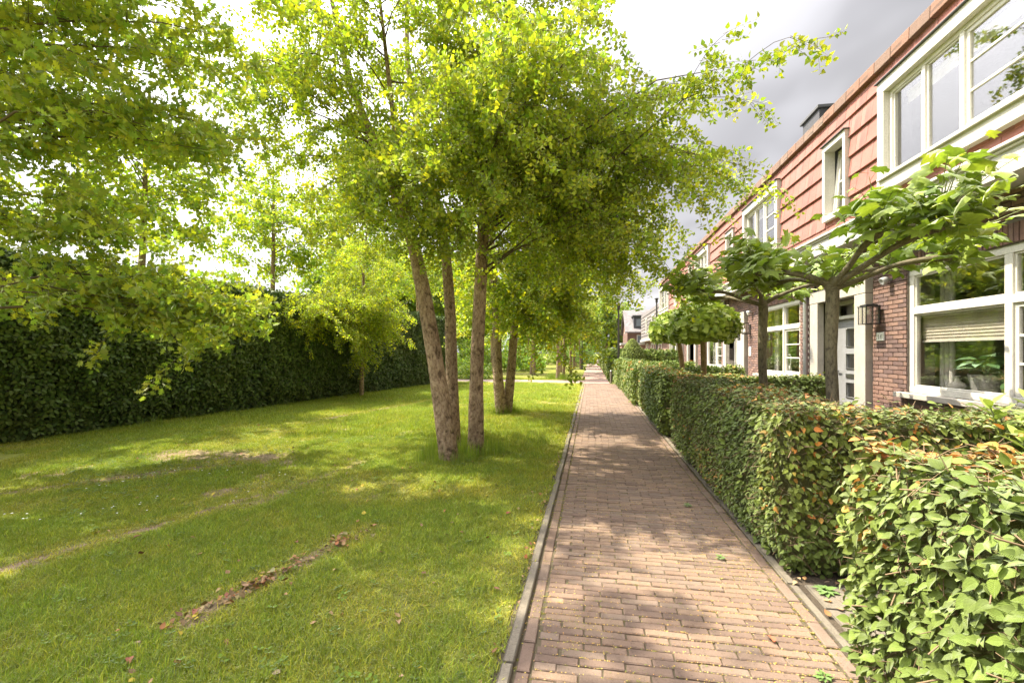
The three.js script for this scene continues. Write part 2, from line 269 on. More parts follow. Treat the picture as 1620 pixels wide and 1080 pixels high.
// the brick path: a sand bed, the nearest 300 pavers one by one, the others joined, kerb stones along both sides
{
  const bed = structure('path', boxG(-0.43, 1.16, -0.06, -0.008, -1.5, 20.6), rough([0.12, 0.095, 0.055], 1, 3, 0.006));
  const L = 0.206, Wd = 0.0555, JT = 0.006, variants = [1, 2, 3, 4].map((s) => slabG(L - JT, 0.06, Wd - JT, 0.0045, 0.0016, s)), rest = [[], [], [], [], []];
  let placed = 0;
  R = mulberry(21);
  const tmp = new THREE.Object3D();
  const put = (geo, x, d, turn, k) => {
    tmp.position.set(x, -0.06 + rr(-0.003, 0.003) + 0.008 * (fbm(x * 1.5 + 5, d * 1.2, 2) - 0.5), -d); tmp.rotation.set(rr(-0.02, 0.02), turn + rr(-0.018, 0.018), rr(-0.012, 0.012)); tmp.updateMatrix();
    if (d > 1.55 && placed < 300) { placed++; const m = mesh('paver', geo, paverMats[k], bed); m.position.copy(tmp.position); m.rotation.copy(tmp.rotation); }
    else { const g = geo.clone().applyMatrix4(tmp.matrix); metreUV(g); rest[k].push(g); }
  };
  const edge = [1, 2, 3].map((s) => slabG(L - JT, 0.06, Wd + 0.01 - JT, 0.0045, 0.0015, s + 20));
  for (let d = -0.5, row = 0; d < 20.5; d += Wd, row++) {
    const bend = 0;
    let x = -0.255 + (row % 2 ? L / 2 : 0) + rr(-0.012, 0.012) + bend;
    if (row % 2) { const half = slabG(L / 2 - JT, 0.06, Wd - JT, 0.0045, 0.0014, 50 + row); const k = Math.floor(R() * 5); tmp.position.set(-0.255 + L / 4 + bend, -0.06 + rr(-0.002, 0.002), -(d + Wd / 2)); tmp.rotation.set(0, rr(-0.01, 0.01), 0); tmp.updateMatrix(); const g = half.applyMatrix4(tmp.matrix); metreUV(g); rest[k].push(g); }
    while (x + L < 1.09 + bend) { const k = Math.floor(R() * 5); put(variants[Math.floor(R() * 4)], x + L / 2, d + Wd / 2, 0, k); x += L; }
    if (1.09 + bend - x > 0.03) { const w = 1.088 + bend - x, g = slabG(w - JT, 0.06, Wd - JT, 0.0045, 0.0014, 900 + row); g.translate(x + w / 2, -0.06 + rr(-0.002, 0.002), -(d + Wd / 2)); metreUV(g); rest[Math.floor(R() * 5)].push(g); }
  }
  for (let d = -0.5; d < 20.5; d += L) { put(edge[Math.floor(R() * 3)], -0.297, d + L / 2, Math.PI / 2, Math.floor(R() * 5)); put(edge[Math.floor(R() * 3)], 1.125 + rr(-0.004, 0.004), d + L / 2, Math.PI / 2, Math.floor(R() * 5)); }
  rest.forEach((l, k) => { const m = mesh('pavers', merged(l), paverMats[k], bed); m.userData.kind = 'stuff'; });
  for (let d = -1; d < 20.5; d += 1.0) {
    const g = boxG(-0.027, 0.027, 0, 0.1, -0.496, 0.496, 0.008), m = mesh('kerb_stone', g, concrete, bed);
    m.position.set(-0.372 + rr(-0.008, 0.008), -0.084 + rr(-0.006, 0.006), -(d + 0.5)); m.rotation.y = rr(-0.012, 0.012); m.rotation.x = rr(-0.004, 0.004);
    const m2 = mesh('kerb_stone', g, concrete, bed); m2.position.set(1.2 + rr(-0.006, 0.006), -0.098 + rr(-0.004, 0.004), -(d + 0.5)); m2.rotation.y = rr(-0.008, 0.008);
  }
  const far = tex(256, 512, (u, v) => { const row = Math.floor(v * 64), f = v * 64 - row, x = u * 8 + (row % 2) * 0.5, b = hash(Math.floor(x) % 8, row), fx = x - Math.floor(x); const j = f < 0.1 || fx < 0.04 ? 0.5 : 1; return scaleC([0.33, 0.215, 0.175], j * (0.8 + 0.35 * b) * (0.85 + 0.3 * vnoise(u * 60, v * 120))); });
  structure('far_path', boxG(-0.5, 0.8, -0.06, 0.006, 20.6, 75), std([1, 1, 1], 0.9, { map: rep(far, 0.6, 0.24) }));
  // slabs of the little way into the front garden between the two nearest hedges
  const way = structure('garden_way', boxG(1.24, 4.1, -0.06, -0.006, 2.2, 3.0), soilM);
  for (let i = 0; i < 9; i++) for (let j = 0; j < 3; j++) { const m = mesh('paving_slab', boxG(0, 0.29, 0, 0.04, 0, 0.255, 0.006), concrete, way); m.position.set(1.26 + i * 0.3, -0.036 + rr(-0.003, 0.003), -(2.22 + j * 0.262)); }
}

// ---------------------------------------------------------------- houses
const XW = 4.2, XF = 3.77, EAVE = 3.04;
const tileGeos = [1, 2, 3].map((s) => { const g = slabG(0.318, 0.028, 0.262 - 0.004, 0.004, 0.001, s + 80); g.rotateZ(Math.PI / 2); return g; });   // thin in x, tall in y
function tileAt(parent, x, y, d, h, w, k) {
  const m = mesh('roof_tile', tileGeos[k % 3], tileMats[k % 8], parent);
  m.position.set(x + 0.03, y + h / 2, -(d + w / 2)); m.scale.set(1, h / 0.3, w / 0.262);
  m.rotation.z = -0.115 + rr(-0.01, 0.01); m.rotation.x = rr(-0.006, 0.006); m.rotation.y = rr(-0.006, 0.006);
}
const local = (g, o) => g.translate(-o.x, -o.y, -o.z);

// a glazed opening: frame bars, panes and glazing bars under one part
function windowPart(parent, name, o, { x, d0, d1, y0, y1, f = 0.06, depth = 0.07, lights = [[0, 1, 0]], transom = 0, mat = sash }) {
  const g = new THREE.Group(); g.name = name; parent.add(g);
  const add = (n, geo, m) => mesh(n, local(geo, o), m, g);
  add('frame', merged([boxG(x, x + depth, y0, y0 + f, d0, d1, 0.006), boxG(x, x + depth, y1 - f, y1, d0, d1, 0.006), boxG(x + 0.002, x + depth - 0.002, y0 + f, y1 - f, d0, d0 + f, 0.006), boxG(x + 0.002, x + depth - 0.002, y0 + f, y1 - f, d1 - f, d1, 0.006)]), mat);
  const W = d1 - d0 - 2 * f, bottomTop = transom ? y0 + f + (y1 - y0 - 2 * f) * transom : y1 - f;
  if (transom) add('transom', boxG(x - 0.004, x + depth, bottomTop - f / 2, bottomTop + f / 2, d0 + f, d1 - f, 0.006), mat);
  lights.forEach(([a, b, bars, open], i) => {
    const p0 = d0 + f + W * a + (a > 0 ? f * 0.55 : 0), p1 = d0 + f + W * b - (b < 1 ? f * 0.55 : 0);
    if (b < 1) add('mullion', boxG(x - 0.003, x + depth, y0 + f, y1 - f, d0 + f + W * b - f * 0.55, d0 + f + W * b + f * 0.55, 0.006), mat);
    const rows = transom ? [[y0 + f, bottomTop - f / 2, bars], [bottomTop + f / 2, y1 - f, 0]] : [[y0 + f, y1 - f, bars]];
    for (const [q0, q1, nb] of rows) {
      const sashW = nb ? 0.045 : 0.022, sx = x + 0.018;
      add('sash', merged([boxG(sx, sx + 0.04, q0 + 0.001, q0 + sashW, p0, p1, 0.005), boxG(sx, sx + 0.04, q1 - sashW, q1 - 0.001, p0, p1, 0.005), boxG(sx + 0.001, sx + 0.039, q0 + sashW, q1 - sashW, p0 + 0.001, p0 + sashW, 0.005), boxG(sx + 0.001, sx + 0.039, q0 + sashW, q1 - sashW, p1 - sashW, p1 - 0.001, 0.005)]), mat);
      add('pane', boxG(sx + 0.018, sx + 0.022, q0 + sashW - 0.004, q1 - sashW + 0.004, p0 + sashW - 0.004, p1 - sashW + 0.004), glassM);
      for (let k = 1; k <= nb; k++) { const yy = mix(q0 + sashW, q1 - sashW, k / (nb + 1)); add('glazing_bar', boxG(sx + 0.004, sx + 0.036, yy - 0.013, yy + 0.013, p0 + sashW, p1 - sashW, 0.004), mat); }
    }
  });
  return g;
}

function rowHouse(spec) {
  const { d0, d1, doorD, win, big, small, label, detail, bars = 2 } = spec, o = V(XW, 0, (d0 + d1) / 2);
  const h = thing('row_house', label, 'house', o, 'brick and red tile row houses');
  const part = (n, g, m, p = h) => mesh(n, local(g, o), m, p);
  const mx = XW + 0.012, th = 0.32, [wa, wb] = win, [da, db] = doorD, wy0 = 0.86, wy1 = 2.5, dTop = 2.3;
  // wall with its openings, recessed mortar face
  const holes = [[wa, wb, wy0, wy1], [da, db, -0.1, dTop]].sort((a, b) => a[0] - b[0]);
  const pieces = []; let at = d0;
  for (const [a, b, y0, y1] of holes) { pieces.push(boxG(mx, mx + th, -0.1, EAVE + 0.1, at, a)); if (y0 > 0) pieces.push(boxG(mx, mx + th, -0.1, y0, a, b)); pieces.push(boxG(mx, mx + th, y1, EAVE + 0.1, a, b)); at = b; }
  pieces.push(boxG(mx, mx + th, -0.1, EAVE + 0.1, at, d1));
  const wall = part('wall', merged(pieces), mortarM);
  // bricks
  R = mulberry(Math.round(d0 * 100) + 5);
  const bl = 0.216, bh = 0.0615, all = [], vertical = [];
  const geos = [1, 2, 3].map((s) => slabG(bl - 0.01, 0.025, bh - 0.0105, 0.003, 0.0012, s + 140).rotateZ(Math.PI / 2).rotateX(Math.PI / 2));   // proud in -x, long in z
  for (let y = 0.35, row = 0; y < EAVE - 0.02; y += bh, row++) for (let d = d0 + (row % 2 ? bl / 2 : 0) + 0.004 - 0.001; d + bl < d1 + 0.01; d += bl) {
    let a = d, b = d + bl, ok = true;
    for (const [p, q, y0, y1] of [[wa - 0.004, wb + 0.004, wy0 - 0.09, wy1 + 0.215], [da - 0.32, db + 0.32, -1, dTop + 0.24]]) if (y + bh > y0 && y < y1) {
      if (a >= p && b <= q) ok = false; else if (a < p && b > p) b = p; else if (a < q && b > q) a = q;
    }
    if (ok && b - a > 0.03) all.push([a, b, y, 0]);
  }
  for (let d = wa - 0.1; d < wb + 0.1; d += 0.0625) vertical.push([d, d + 0.0625, wy1 + 0.004, 1]);
  const dist = (b) => Math.hypot(XW, (b[0] + b[1]) / 2) ;
  const list = [...all, ...vertical], seenFirst = list.map((b) => b).sort((p, q) => (q[2] > 0.85 ? 1 : 0) - (p[2] > 0.85 ? 1 : 0) || dist(p) - dist(q));
  const rest = [[], [], [], [], []]; const near = spec.bricks ?? 0;
  const outOfFrame = (b) => b[0] < 4.9;
  let n = 0;
  for (const b of seenFirst) {
    const k = Math.floor(R() * 5), geo = geos[Math.floor(R() * 3)], len = b[1] - b[0], tilt = rr(-0.006, 0.006), off = rr(-0.0025, 0.0025);
    const pos = new THREE.Vector3(XW + 0.022 + off, b[3] ? b[2] + 0.105 : b[2] + bh / 2, -(b[0] + len / 2)), e = new THREE.Euler(b[3] ? Math.PI / 2 : 0, tilt, 0), s = b[3] ? new THREE.Vector3(1, 1.0, 0.97) : new THREE.Vector3(1, 1, len / bl);
    if (n < near && !outOfFrame(b)) { n++; const m = mesh('brick', geo, brickMats[k], wall); m.position.copy(pos).sub(o); m.rotation.copy(e); m.scale.copy(s); }
    else { const g = geo.clone().applyMatrix4(new THREE.Matrix4().compose(pos, new THREE.Quaternion().setFromEuler(e), s)); metreUV(g); rest[k].push(local(g, o)); }
  }
  rest.forEach((l, k) => { if (l.length) { const m = mesh('bricks', merged(l), brickMats[k], wall); m.userData.kind = 'stuff'; } });
  // shell of the house behind the facade
  const bx = XW + 7, tp = 5.05;
  part('shell', merged([boxG(bx, bx + 0.25, -0.05, tp, d0, d1), boxG(mx + th, bx, -0.05, tp, d0 + 0.001, d0 + 0.1), boxG(mx + th, bx, -0.05, tp, d1 - 0.1, d1 - 0.001), boxG(mx + th, bx, 2.72, 2.95, d0 + 0.1, d1 - 0.1), boxG(XW + 3.4, XW + 3.5, 0.1, 2.72, d0 + 0.1, d1 - 0.1), boxG(XF + 3.2, XF + 3.3, 2.95, tp, d0 + 0.1, d1 - 0.1)]), roomWall);
  part('floor', boxG(mx + th, bx, 0, 0.1, d0 + 0.1, d1 - 0.1), roomFloor);
  part('roof', boxG(XF + 0.3, bx + 0.3, tp, tp + 0.16, d0, d1), slateM);
  // overhanging upper storey: soffit, fascia, cornice
  part('soffit', boxG(XF + 0.06, mx + 0.01, EAVE + 0.02, EAVE + 0.06, d0, d1), fasciaM);
  part('fascia', boxG(XF, XF + 0.06, EAVE, EAVE + 0.245, d0 + 0.001, d1 - 0.001), fasciaM);
  part('cornice', merged([boxG(XF - 0.055, XF + 0.06, EAVE + 0.247, EAVE + 0.285, d0 + 0.001, d1 - 0.001, 0.012), boxG(XF - 0.025, XF + 0.05, EAVE + 0.215, EAVE + 0.246, d0 + 0.001, d1 - 0.001, 0.01)]), paint);
  const clad = new THREE.Group(); clad.name = 'tile_cladding'; h.add(clad);
  const op = [[...big, 3.46, 4.9], [...small, 3.5, 4.72]].filter((q) => q.length === 4 && q[1] > q[0]), back = []; at = d0;
  for (const [a, b, y0, y1] of op.sort((p, q) => p[0] - q[0])) { back.push(boxG(XF + 0.06, XF + 0.3, EAVE + 0.06, tp + 0.25, at, a + 0.06), boxG(XF + 0.06, XF + 0.3, EAVE + 0.06, y0 + 0.06, a + 0.06, b - 0.06), boxG(XF + 0.06, XF + 0.3, y1 - 0.06, tp + 0.25, a + 0.06, b - 0.06)); at = b - 0.06; }
  back.push(boxG(XF + 0.06, XF + 0.3, EAVE + 0.06, tp + 0.25, at, d1));
  part('backing_board', merged(back), slateM, clad);
  const rows = [[3.33, 0.1], [3.42, 0.29], [3.705, 0.3], [4.0, 0.3], [4.295, 0.3], [4.59, 0.3], [4.885, 0.25]];
  const put = (x, y, d, hgt, w) => { tileAt(clad, x, y, d, hgt, w, Math.floor(R() * 24)); const m = clad.children[clad.children.length - 1]; m.position.sub(o); };
  rows.forEach(([y, hh], row) => {
    for (let d = d0 + (row % 2 ? 0.131 : 0) ; d < d1 - 0.02; d += 0.2625) {
      let parts = [[d, Math.min(d + 0.262, d1), y, y + hh]];      // cut the tile round the openings
      for (const [p, q, y0, y1] of op) parts = parts.flatMap(([a, b, e, f]) => {
        if (b <= p || a >= q || f <= y0 || e >= y1) return [[a, b, e, f]];
        const m0 = Math.max(a, p), m1 = Math.min(b, q);
        return [[a, p, e, f], [q, b, e, f], [m0, m1, e, y0], [m0, m1, y1, f]].filter(([a2, b2, e2, f2]) => b2 - a2 > 0.02 && f2 - e2 > 0.02);
      });
      for (const [a, b, e, f] of parts) put(XF, e, a, f - e, b - a);
    }
    if (row % 2) put(XF, y, d0, hh, 0.129);
  });
  for (let d = d0; d < d1 - 0.05; d += 0.34) { const w = Math.min(0.34, d1 - d), m = mesh('coping_tile', boxG(0, 0.3, 0, 0.165, 0, w - 0.005, 0.012), copingMats[Math.floor(R() * 3)], clad); m.position.copy(V(XF - 0.055, 5.115 + rr(-0.003, 0.003), d)).sub(o); m.rotation.z = -0.06; m.rotation.x = rr(-0.004, 0.004); }
  part('roof_edging', boxG(XF + 0.1, XF + 0.4, 5.3, 5.36, d0, d1, 0.01), leadM);
  // large upper window in its projecting white box
  {
    const [a, b] = big, y0 = 3.46, y1 = 4.9, fx = XF - 0.075, c = 0.13;
    part('window_surround', merged([boxG(fx, XF + 0.1, y1 - 0.15, y1, a, b, 0.006), boxG(fx, XF + 0.1, y0, y0 + 0.17, a, b, 0.006), boxG(fx + 0.003, XF + 0.1, y0 + 0.17, y1 - 0.15, a, a + c, 0.006), boxG(fx + 0.003, XF + 0.1, y0 + 0.17, y1 - 0.15, b - c, b, 0.006)]), paint);
    part('drip_cap', boxG(fx - 0.03, XF + 0.08, y1 + 0.001, y1 + 0.018, a - 0.02, b + 0.02, 0.004), leadM);
    part('window_sill', boxG(fx - 0.035, XF + 0.05, y0 + 0.15, y0 + 0.19, a + 0.05, b - 0.05, 0.008), paint);
    windowPart(h, 'window', o, { x: fx + 0.07, d0: a + c, d1: b - c, y0: y0 + 0.19, y1: y1 - 0.15, f: 0.055, lights: spec.flip ? [[0, 0.27, 0], [0.27, 0.54, 0], [0.54, 1, 2]] : [[0, 0.4, 2], [0.4, 0.7, 0], [0.7, 1, 0]] });
    part('roller_blind', merged([boxG(XF + 0.16, XF + 0.2, y1 - 0.27, y1 - 0.2, a + c + 0.05, b - c - 0.05, 0.01), boxG(XF + 0.175, XF + 0.18, y1 - 0.36, y1 - 0.24, a + c + 0.06, b - c - 0.06)]), curtainM);
  }
  if (small.length) {
    const [a, b] = small, y0 = 3.5, y1 = 4.72, fx = XF - 0.06, c = 0.075;
    part('window_surround', merged([boxG(fx, XF + 0.1, y1 - 0.09, y1, a, b, 0.005), boxG(fx, XF + 0.1, y0, y0 + 0.09, a, b, 0.005), boxG(fx + 0.003, XF + 0.1, y0 + 0.09, y1 - 0.09, a, a + c, 0.005), boxG(fx + 0.003, XF + 0.1, y0 + 0.09, y1 - 0.09, b - c, b, 0.005)]), paint);
    part('drip_cap', boxG(fx - 0.03, XF + 0.08, y1 + 0.001, y1 + 0.016, a - 0.02, b + 0.02, 0.004), leadM);
    const w = windowPart(h, 'window', o, { x: XF + 0.05, d0: a + c, d1: b - c, y0: y0 + 0.09, y1: y1 - 0.09, f: 0.045, lights: [[0, 1, 1]] });
    if (spec.ajar) { const cy = (y0 + y1) / 2, p = V(XF + 0.06, y0 + 0.1, (a + b) / 2).sub(o); w.position.copy(p); w.children.forEach((q) => q.geometry.translate(-p.x, -p.y, -p.z)); w.rotation.z = -0.09; void cy; }
  }
  // door in its stone portal
  {
    const lw = 0.3, fx = XW - 0.095, top = 2.52;
    part('portal', merged([boxG(fx, XW + 0.3, 0, dTop, da - lw, da, 0.01), boxG(fx, XW + 0.3, 0, dTop, db, db + lw, 0.01), boxG(fx - 0.004, XW + 0.3, dTop + 0.003, top, da - lw - 0.004, db + lw + 0.004, 0.01), boxG(fx + 0.02, XW + 0.34, -0.06, 0.12, da + 0.001, db - 0.001, 0.01)]), stone);
    const dx = XW + 0.2;
    part('door_frame', merged([boxG(dx - 0.05, dx + 0.06, 0.12, dTop, da + 0.001, da + 0.07, 0.006), boxG(dx - 0.05, dx + 0.06, 0.12, dTop, db - 0.07, db - 0.001, 0.006), boxG(dx - 0.048, dx + 0.06, dTop - 0.07, dTop - 0.001, da + 0.07, db - 0.07, 0.006), boxG(dx - 0.048, dx + 0.06, 1.98, 2.04, da + 0.07, db - 0.07, 0.006)]), detail === 'grey' ? paint : paint);
    part('transom_light', boxG(dx, dx + 0.01, 2.04, dTop - 0.07, da + 0.07, db - 0.07), glassM);
    const door = new THREE.Group(); door.name = 'door'; h.add(door);
    const p0 = da + 0.072, p1 = db - 0.072, ad = (n2, g, m) => part(n2, g, m, door);
    const wins = detail === 'grey' ? [[1.5, 1.8], [1.12, 1.36], [0.62, 0.86], [0.3, 0.52]] : [[1.78, 1.96]], q0 = detail === 'grey' ? p0 + 0.48 : p0 + 0.12, q1 = detail === 'grey' ? p0 + 0.72 : p1 - 0.12;
    const leaf = []; let y = 0.125;
    for (const [a, b] of [...wins].sort((s, t) => s[0] - t[0])) { leaf.push(boxG(dx, dx + 0.045, y, a, q0, q1)); y = b; }
    leaf.push(boxG(dx, dx + 0.045, y, 1.978, q0, q1), boxG(dx, dx + 0.045, 0.125, 1.978, p0, q0), boxG(dx, dx + 0.045, 0.125, 1.978, q1, p1));
    ad('leaf', merged(leaf), detail === 'grey' ? doorM : rough([0.62, 0.6, 0.56], 0.5, 1, 0.0005));
    for (const [a, b] of wins) { ad('glass', boxG(dx + 0.02, dx + 0.026, a, b, q0, q1), glassM); ad('bead', merged([boxG(dx - 0.012, dx + 0.004, a - 0.018, a, q0 - 0.018, q1 + 0.018, 0.003), boxG(dx - 0.012, dx + 0.004, b, b + 0.018, q0 - 0.018, q1 + 0.018, 0.003), boxG(dx - 0.011, dx + 0.003, a, b, q0 - 0.018, q0, 0.003), boxG(dx - 0.011, dx + 0.003, a, b, q1, q1 + 0.018, 0.003)]), chromeM); }
    if (detail === 'grey') ad('letter_slot', boxG(dx - 0.014, dx + 0.002, 0.95, 1.03, q0 - 0.02, q1 + 0.02, 0.004), chromeM);
    ad('handle', merged([boxG(dx - 0.05, dx - 0.03, 1.06, 1.08, p1 - 0.16, p1 - 0.04, 0.006), boxG(dx - 0.034, dx, 1.06, 1.08, p1 - 0.06, p1 - 0.04, 0.004)]), chromeM);
  }
  // ground-floor window, recessed, with a stone sill
  part('stone_sill', merged([boxG(XW - 0.1, XW + 0.14, wy0 - 0.07, wy0, wa - 0.12, wb + 0.12, 0.008)]), stone);
  windowPart(h, 'window', o, { x: XW + 0.03, d0: wa, d1: wb, y0: wy0, y1: wy1, f: 0.085, depth: 0.09, transom: 0.68, lights: spec.flip ? [[0, 0.64, 0], [0.64, 1, bars]] : [[0, 0.36, bars], [0.36, 1, 0]] });
  part('inner_sill', boxG(XW + 0.12, XW + 0.42, wy0 - 0.04, wy0 + 0.03, wa + 0.001, wb - 0.001, 0.006), paint);
  for (const s of [0, 1]) { const c = s ? wa + 0.12 : wb - 0.12, gs = []; for (let i = 0; i < 5; i++) gs.push(new THREE.CylinderGeometry(0.03, 0.035, 1.7, 8).translate(XW + 0.4 + (i % 2) * 0.03, 1.7, -(c + (i - 2) * 0.04))); part('curtain', merged(gs), curtainM); }
  return h;
}
const HOUSES = [
  { d0: -1.05, d1: 4.45, doorD: [2.4, 3.62], win: [-0.65, 1.6], big: [-1.0, 1.35], small: [1.95, 2.65], label: 'red tiled row house beyond the gap, beside the laurel shrub', detail: 'pale' },
  { d0: 4.45, d1: 9.95, doorD: [8.05, 9.24], win: [4.62, 6.98], big: [3.99 + 0.5, 6.72], small: [7.52, 8.2], label: 'red tiled brick row house numbered 16 with grey door', detail: 'grey', bricks: 300, ajar: true },
  { d0: 9.95, d1: 15.5, doorD: [13.65, 15.07], win: [10.2, 12.55], big: [9.98, 12.15], small: [13.0, 13.65], label: 'red tiled brick row house numbered 15 with pale door', detail: 'pale' },
  { d0: 15.5, d1: 21.05, doorD: [19.55, 20.9 - 0.2], win: [15.9, 17.9], big: [15.56, 17.5], small: [18.05, 18.7], label: 'red tiled row house behind the globe trees, window with slatted blind', detail: 'pale' },
  { d0: 21.05, d1: 26.6, doorD: [22.3, 23.5], win: [24.3, 26.2], big: [23.3, 26.3], small: [21.2, 21.8], label: 'red tiled row house at the far end of the terrace', detail: 'pale', flip: true },
];
HOUSES[1].big = [4.5, 6.72]; HOUSES[2].big = [9.55 + 0.45, 12.15];
const houseObjs = HOUSES.map(rowHouse);
{ // down pipes between the houses
  for (const [i, d] of [[1, 9.8], [2, 15.38], [3, 20.93]]) {
    const h = houseObjs[i], o = h.position, x = XW - 0.06;
    mesh('down_pipe', merged([tube([V(x, 0.02, d), V(x, 1.5, d), V(x, 3.03, d)], [0.042, 0.042, 0.042], 12, 2), ...[0.6, 1.7, 2.8].map((y) => new THREE.CylinderGeometry(0.048, 0.048, 0.04, 12).translate(x, y, -d)), boxG(x + 0.03, XW + 0.03, 1.69, 1.71, d - 0.01, d + 0.01)]).translate(-o.x, -o.y, -o.z), zincM, h);
    mesh('conduit', tube([V(XW - 0.01, 0.02, d - 0.28), V(XW - 0.01, 1.5, d - 0.28), V(XW - 0.01, 3.03, d - 0.28)], [0.014, 0.014, 0.014], 6, 2).translate(-o.x, -o.y, -o.z), blackM, h);
  }
  const o = houseObjs[2].position;
  mesh('chimney', boxG(XF + 1.2, XF + 1.8, 5.2, 6.8, 11.1, 11.9, 0.01).translate(-o.x, -o.y, -o.z), slateM, houseObjs[2]);
  mesh('chimney_cap', boxG(XF + 1.15, XF + 1.85, 6.801, 6.87, 11.05, 11.95, 0.01).translate(-o.x, -o.y, -o.z), leadM, houseObjs[2]);
}
// wall lamps, number plates, floodlights
{
  const lantern = (name, label, d, y, style) => {
    const t = thing(name, label, 'lamp', V(XW, y, d)); t.scale.set(0.72, 0.92, 0.85); const at = (n, g, m, p = t) => mesh(n, g, m, p);
    at('back_plate', boxG(-0.03, 0, -0.17, 0.13, -0.05, 0.05, 0.006), blackM);
    if (style) {
      at('arm', boxG(-0.1, -0.03, 0.1, 0.13, -0.015, 0.015, 0.004), blackM);
      at('cap', merged([boxG(-0.33, -0.05, 0.1, 0.115, -0.13, 0.13, 0.005), boxG(-0.3, -0.08, 0.116, 0.14, -0.1, 0.1, 0.008)]), blackM);
      const cage = []; for (const [a, b] of [[-0.31, -0.12], [-0.31, 0.12], [-0.07, -0.12], [-0.07, 0.12], [-0.31, 0], [-0.19, -0.12]]) cage.push(boxG(a - 0.006, a + 0.006, -0.17, 0.099, b - 0.006, b + 0.006)); cage.push(boxG(-0.316, -0.064, -0.182, -0.171, -0.126, 0.126));
      at('cage', merged(cage), blackM); at('glass', merged([boxG(-0.304, -0.302, -0.165, 0.095, -0.11, 0.11), boxG(-0.29, -0.09, -0.165, 0.095, 0.112, 0.114), boxG(-0.29, -0.09, -0.165, 0.095, -0.114, -0.112)]), glassM);
    } else {
      at('arm', boxG(-0.3, -0.03, -0.16, -0.135, -0.02, 0.02, 0.004), blackM);
      const cage = []; for (const a of [-0.31, -0.1]) for (const b of [-0.1, 0.1]) cage.push(boxG(a - 0.007, a + 0.007, -0.134, 0.15, b - 0.007, b + 0.007)); for (const y2 of [-0.134, 0.151]) cage.push(boxG(-0.317, -0.093, y2, y2 + 0.014, -0.107, -0.093), boxG(-0.317, -0.093, y2, y2 + 0.014, 0.093, 0.107), boxG(-0.317, -0.303, y2, y2 + 0.014, -0.092, 0.092), boxG(-0.107, -0.093, y2, y2 + 0.014, -0.092, 0.092));
      at('cage', merged(cage), blackM); at('glass', merged([boxG(-0.309, -0.307, -0.12, 0.15, -0.09, 0.09), boxG(-0.3, -0.11, -0.12, 0.15, 0.095, 0.097), boxG(-0.3, -0.11, -0.12, 0.15, -0.097, -0.095)]), glassM);
    }
    at('bulb', new THREE.LatheGeometry([[0, -0.05], [0.03, -0.03], [0.035, 0], [0.02, 0.035], [0.016, 0.06], [0, 0.062]].map(([a, b]) => new THREE.Vector2(a, b)), 12).translate(-0.2, style ? 0.02 : -0.06, 0), phys([0.9, 0.88, 0.8], 0.3));
  };
  lantern('wall_lantern', 'black caged wall lantern above the number 16 plate', 7.58, 1.98, 1);
  lantern('wall_lantern', 'black open frame box lantern above the number 15 plate', 13.12, 2.03, 0);
  const plate = (label, d, y, text, w, hh, bg, fg, font) => {
    const c = document.createElement('canvas'); c.width = 256; c.height = 256; const q = c.getContext('2d'); q.fillStyle = bg; q.fillRect(0, 0, 256, 256); q.fillStyle = fg; q.font = font; q.textAlign = 'center'; q.textBaseline = 'middle'; q.fillText(text, 128, 138);
    const t = new THREE.CanvasTexture(c); t.colorSpace = THREE.SRGBColorSpace;
    const p = thing('house_number', label, 'sign', V(XW, y, d)); mesh('plate', boxG(-0.018, 0, -hh / 2, hh / 2, -w / 2, w / 2, 0.004), std([0.78, 0.77, 0.74], 0.4), p);
    const g = new THREE.PlaneGeometry(w * 0.94, hh * 0.94); g.rotateY(-Math.PI / 2); g.translate(-0.0195, 0, 0); mesh('numeral', g, std([1, 1, 1], 0.4, { map: t }), p);
  };
  plate('white square number plate reading 16', 7.53, 1.63, '16', 0.17, 0.125, '#f2f0ea', '#20222a', '190px sans-serif');
  plate('white number plate reading 15 below the box lantern', 13.12, 1.42, '15', 0.16, 0.24, '#eeece6', '#55565c', 'bold 150px serif');
  const flood = (label, d, y, m) => { const t = thing('flood_light', label, 'light', V(XW, y, d)); mesh('bracket', boxG(-0.06, 0, -0.02, 0.02, -0.02, 0.02, 0.004), m, t); const hd = mesh('head', new THREE.LatheGeometry([[0, -0.06], [0.055, -0.055], [0.075, 0.02], [0.07, 0.06], [0.06, 0.065], [0, 0.05]].map(([a, b]) => new THREE.Vector2(a, b)), 16), m, t); t.scale.setScalar(0.75); hd.position.set(-0.11, -0.01, 0); hd.rotation.set(0, 0, 2.0); };
  flood('round white flood light above the box lantern', 12.98, 2.46, std([0.75, 0.74, 0.7], 0.4));
  flood('small grey flood light between the portal and window of number 16', 7.3, 2.43, std([0.35, 0.35, 0.35], 0.4));
}
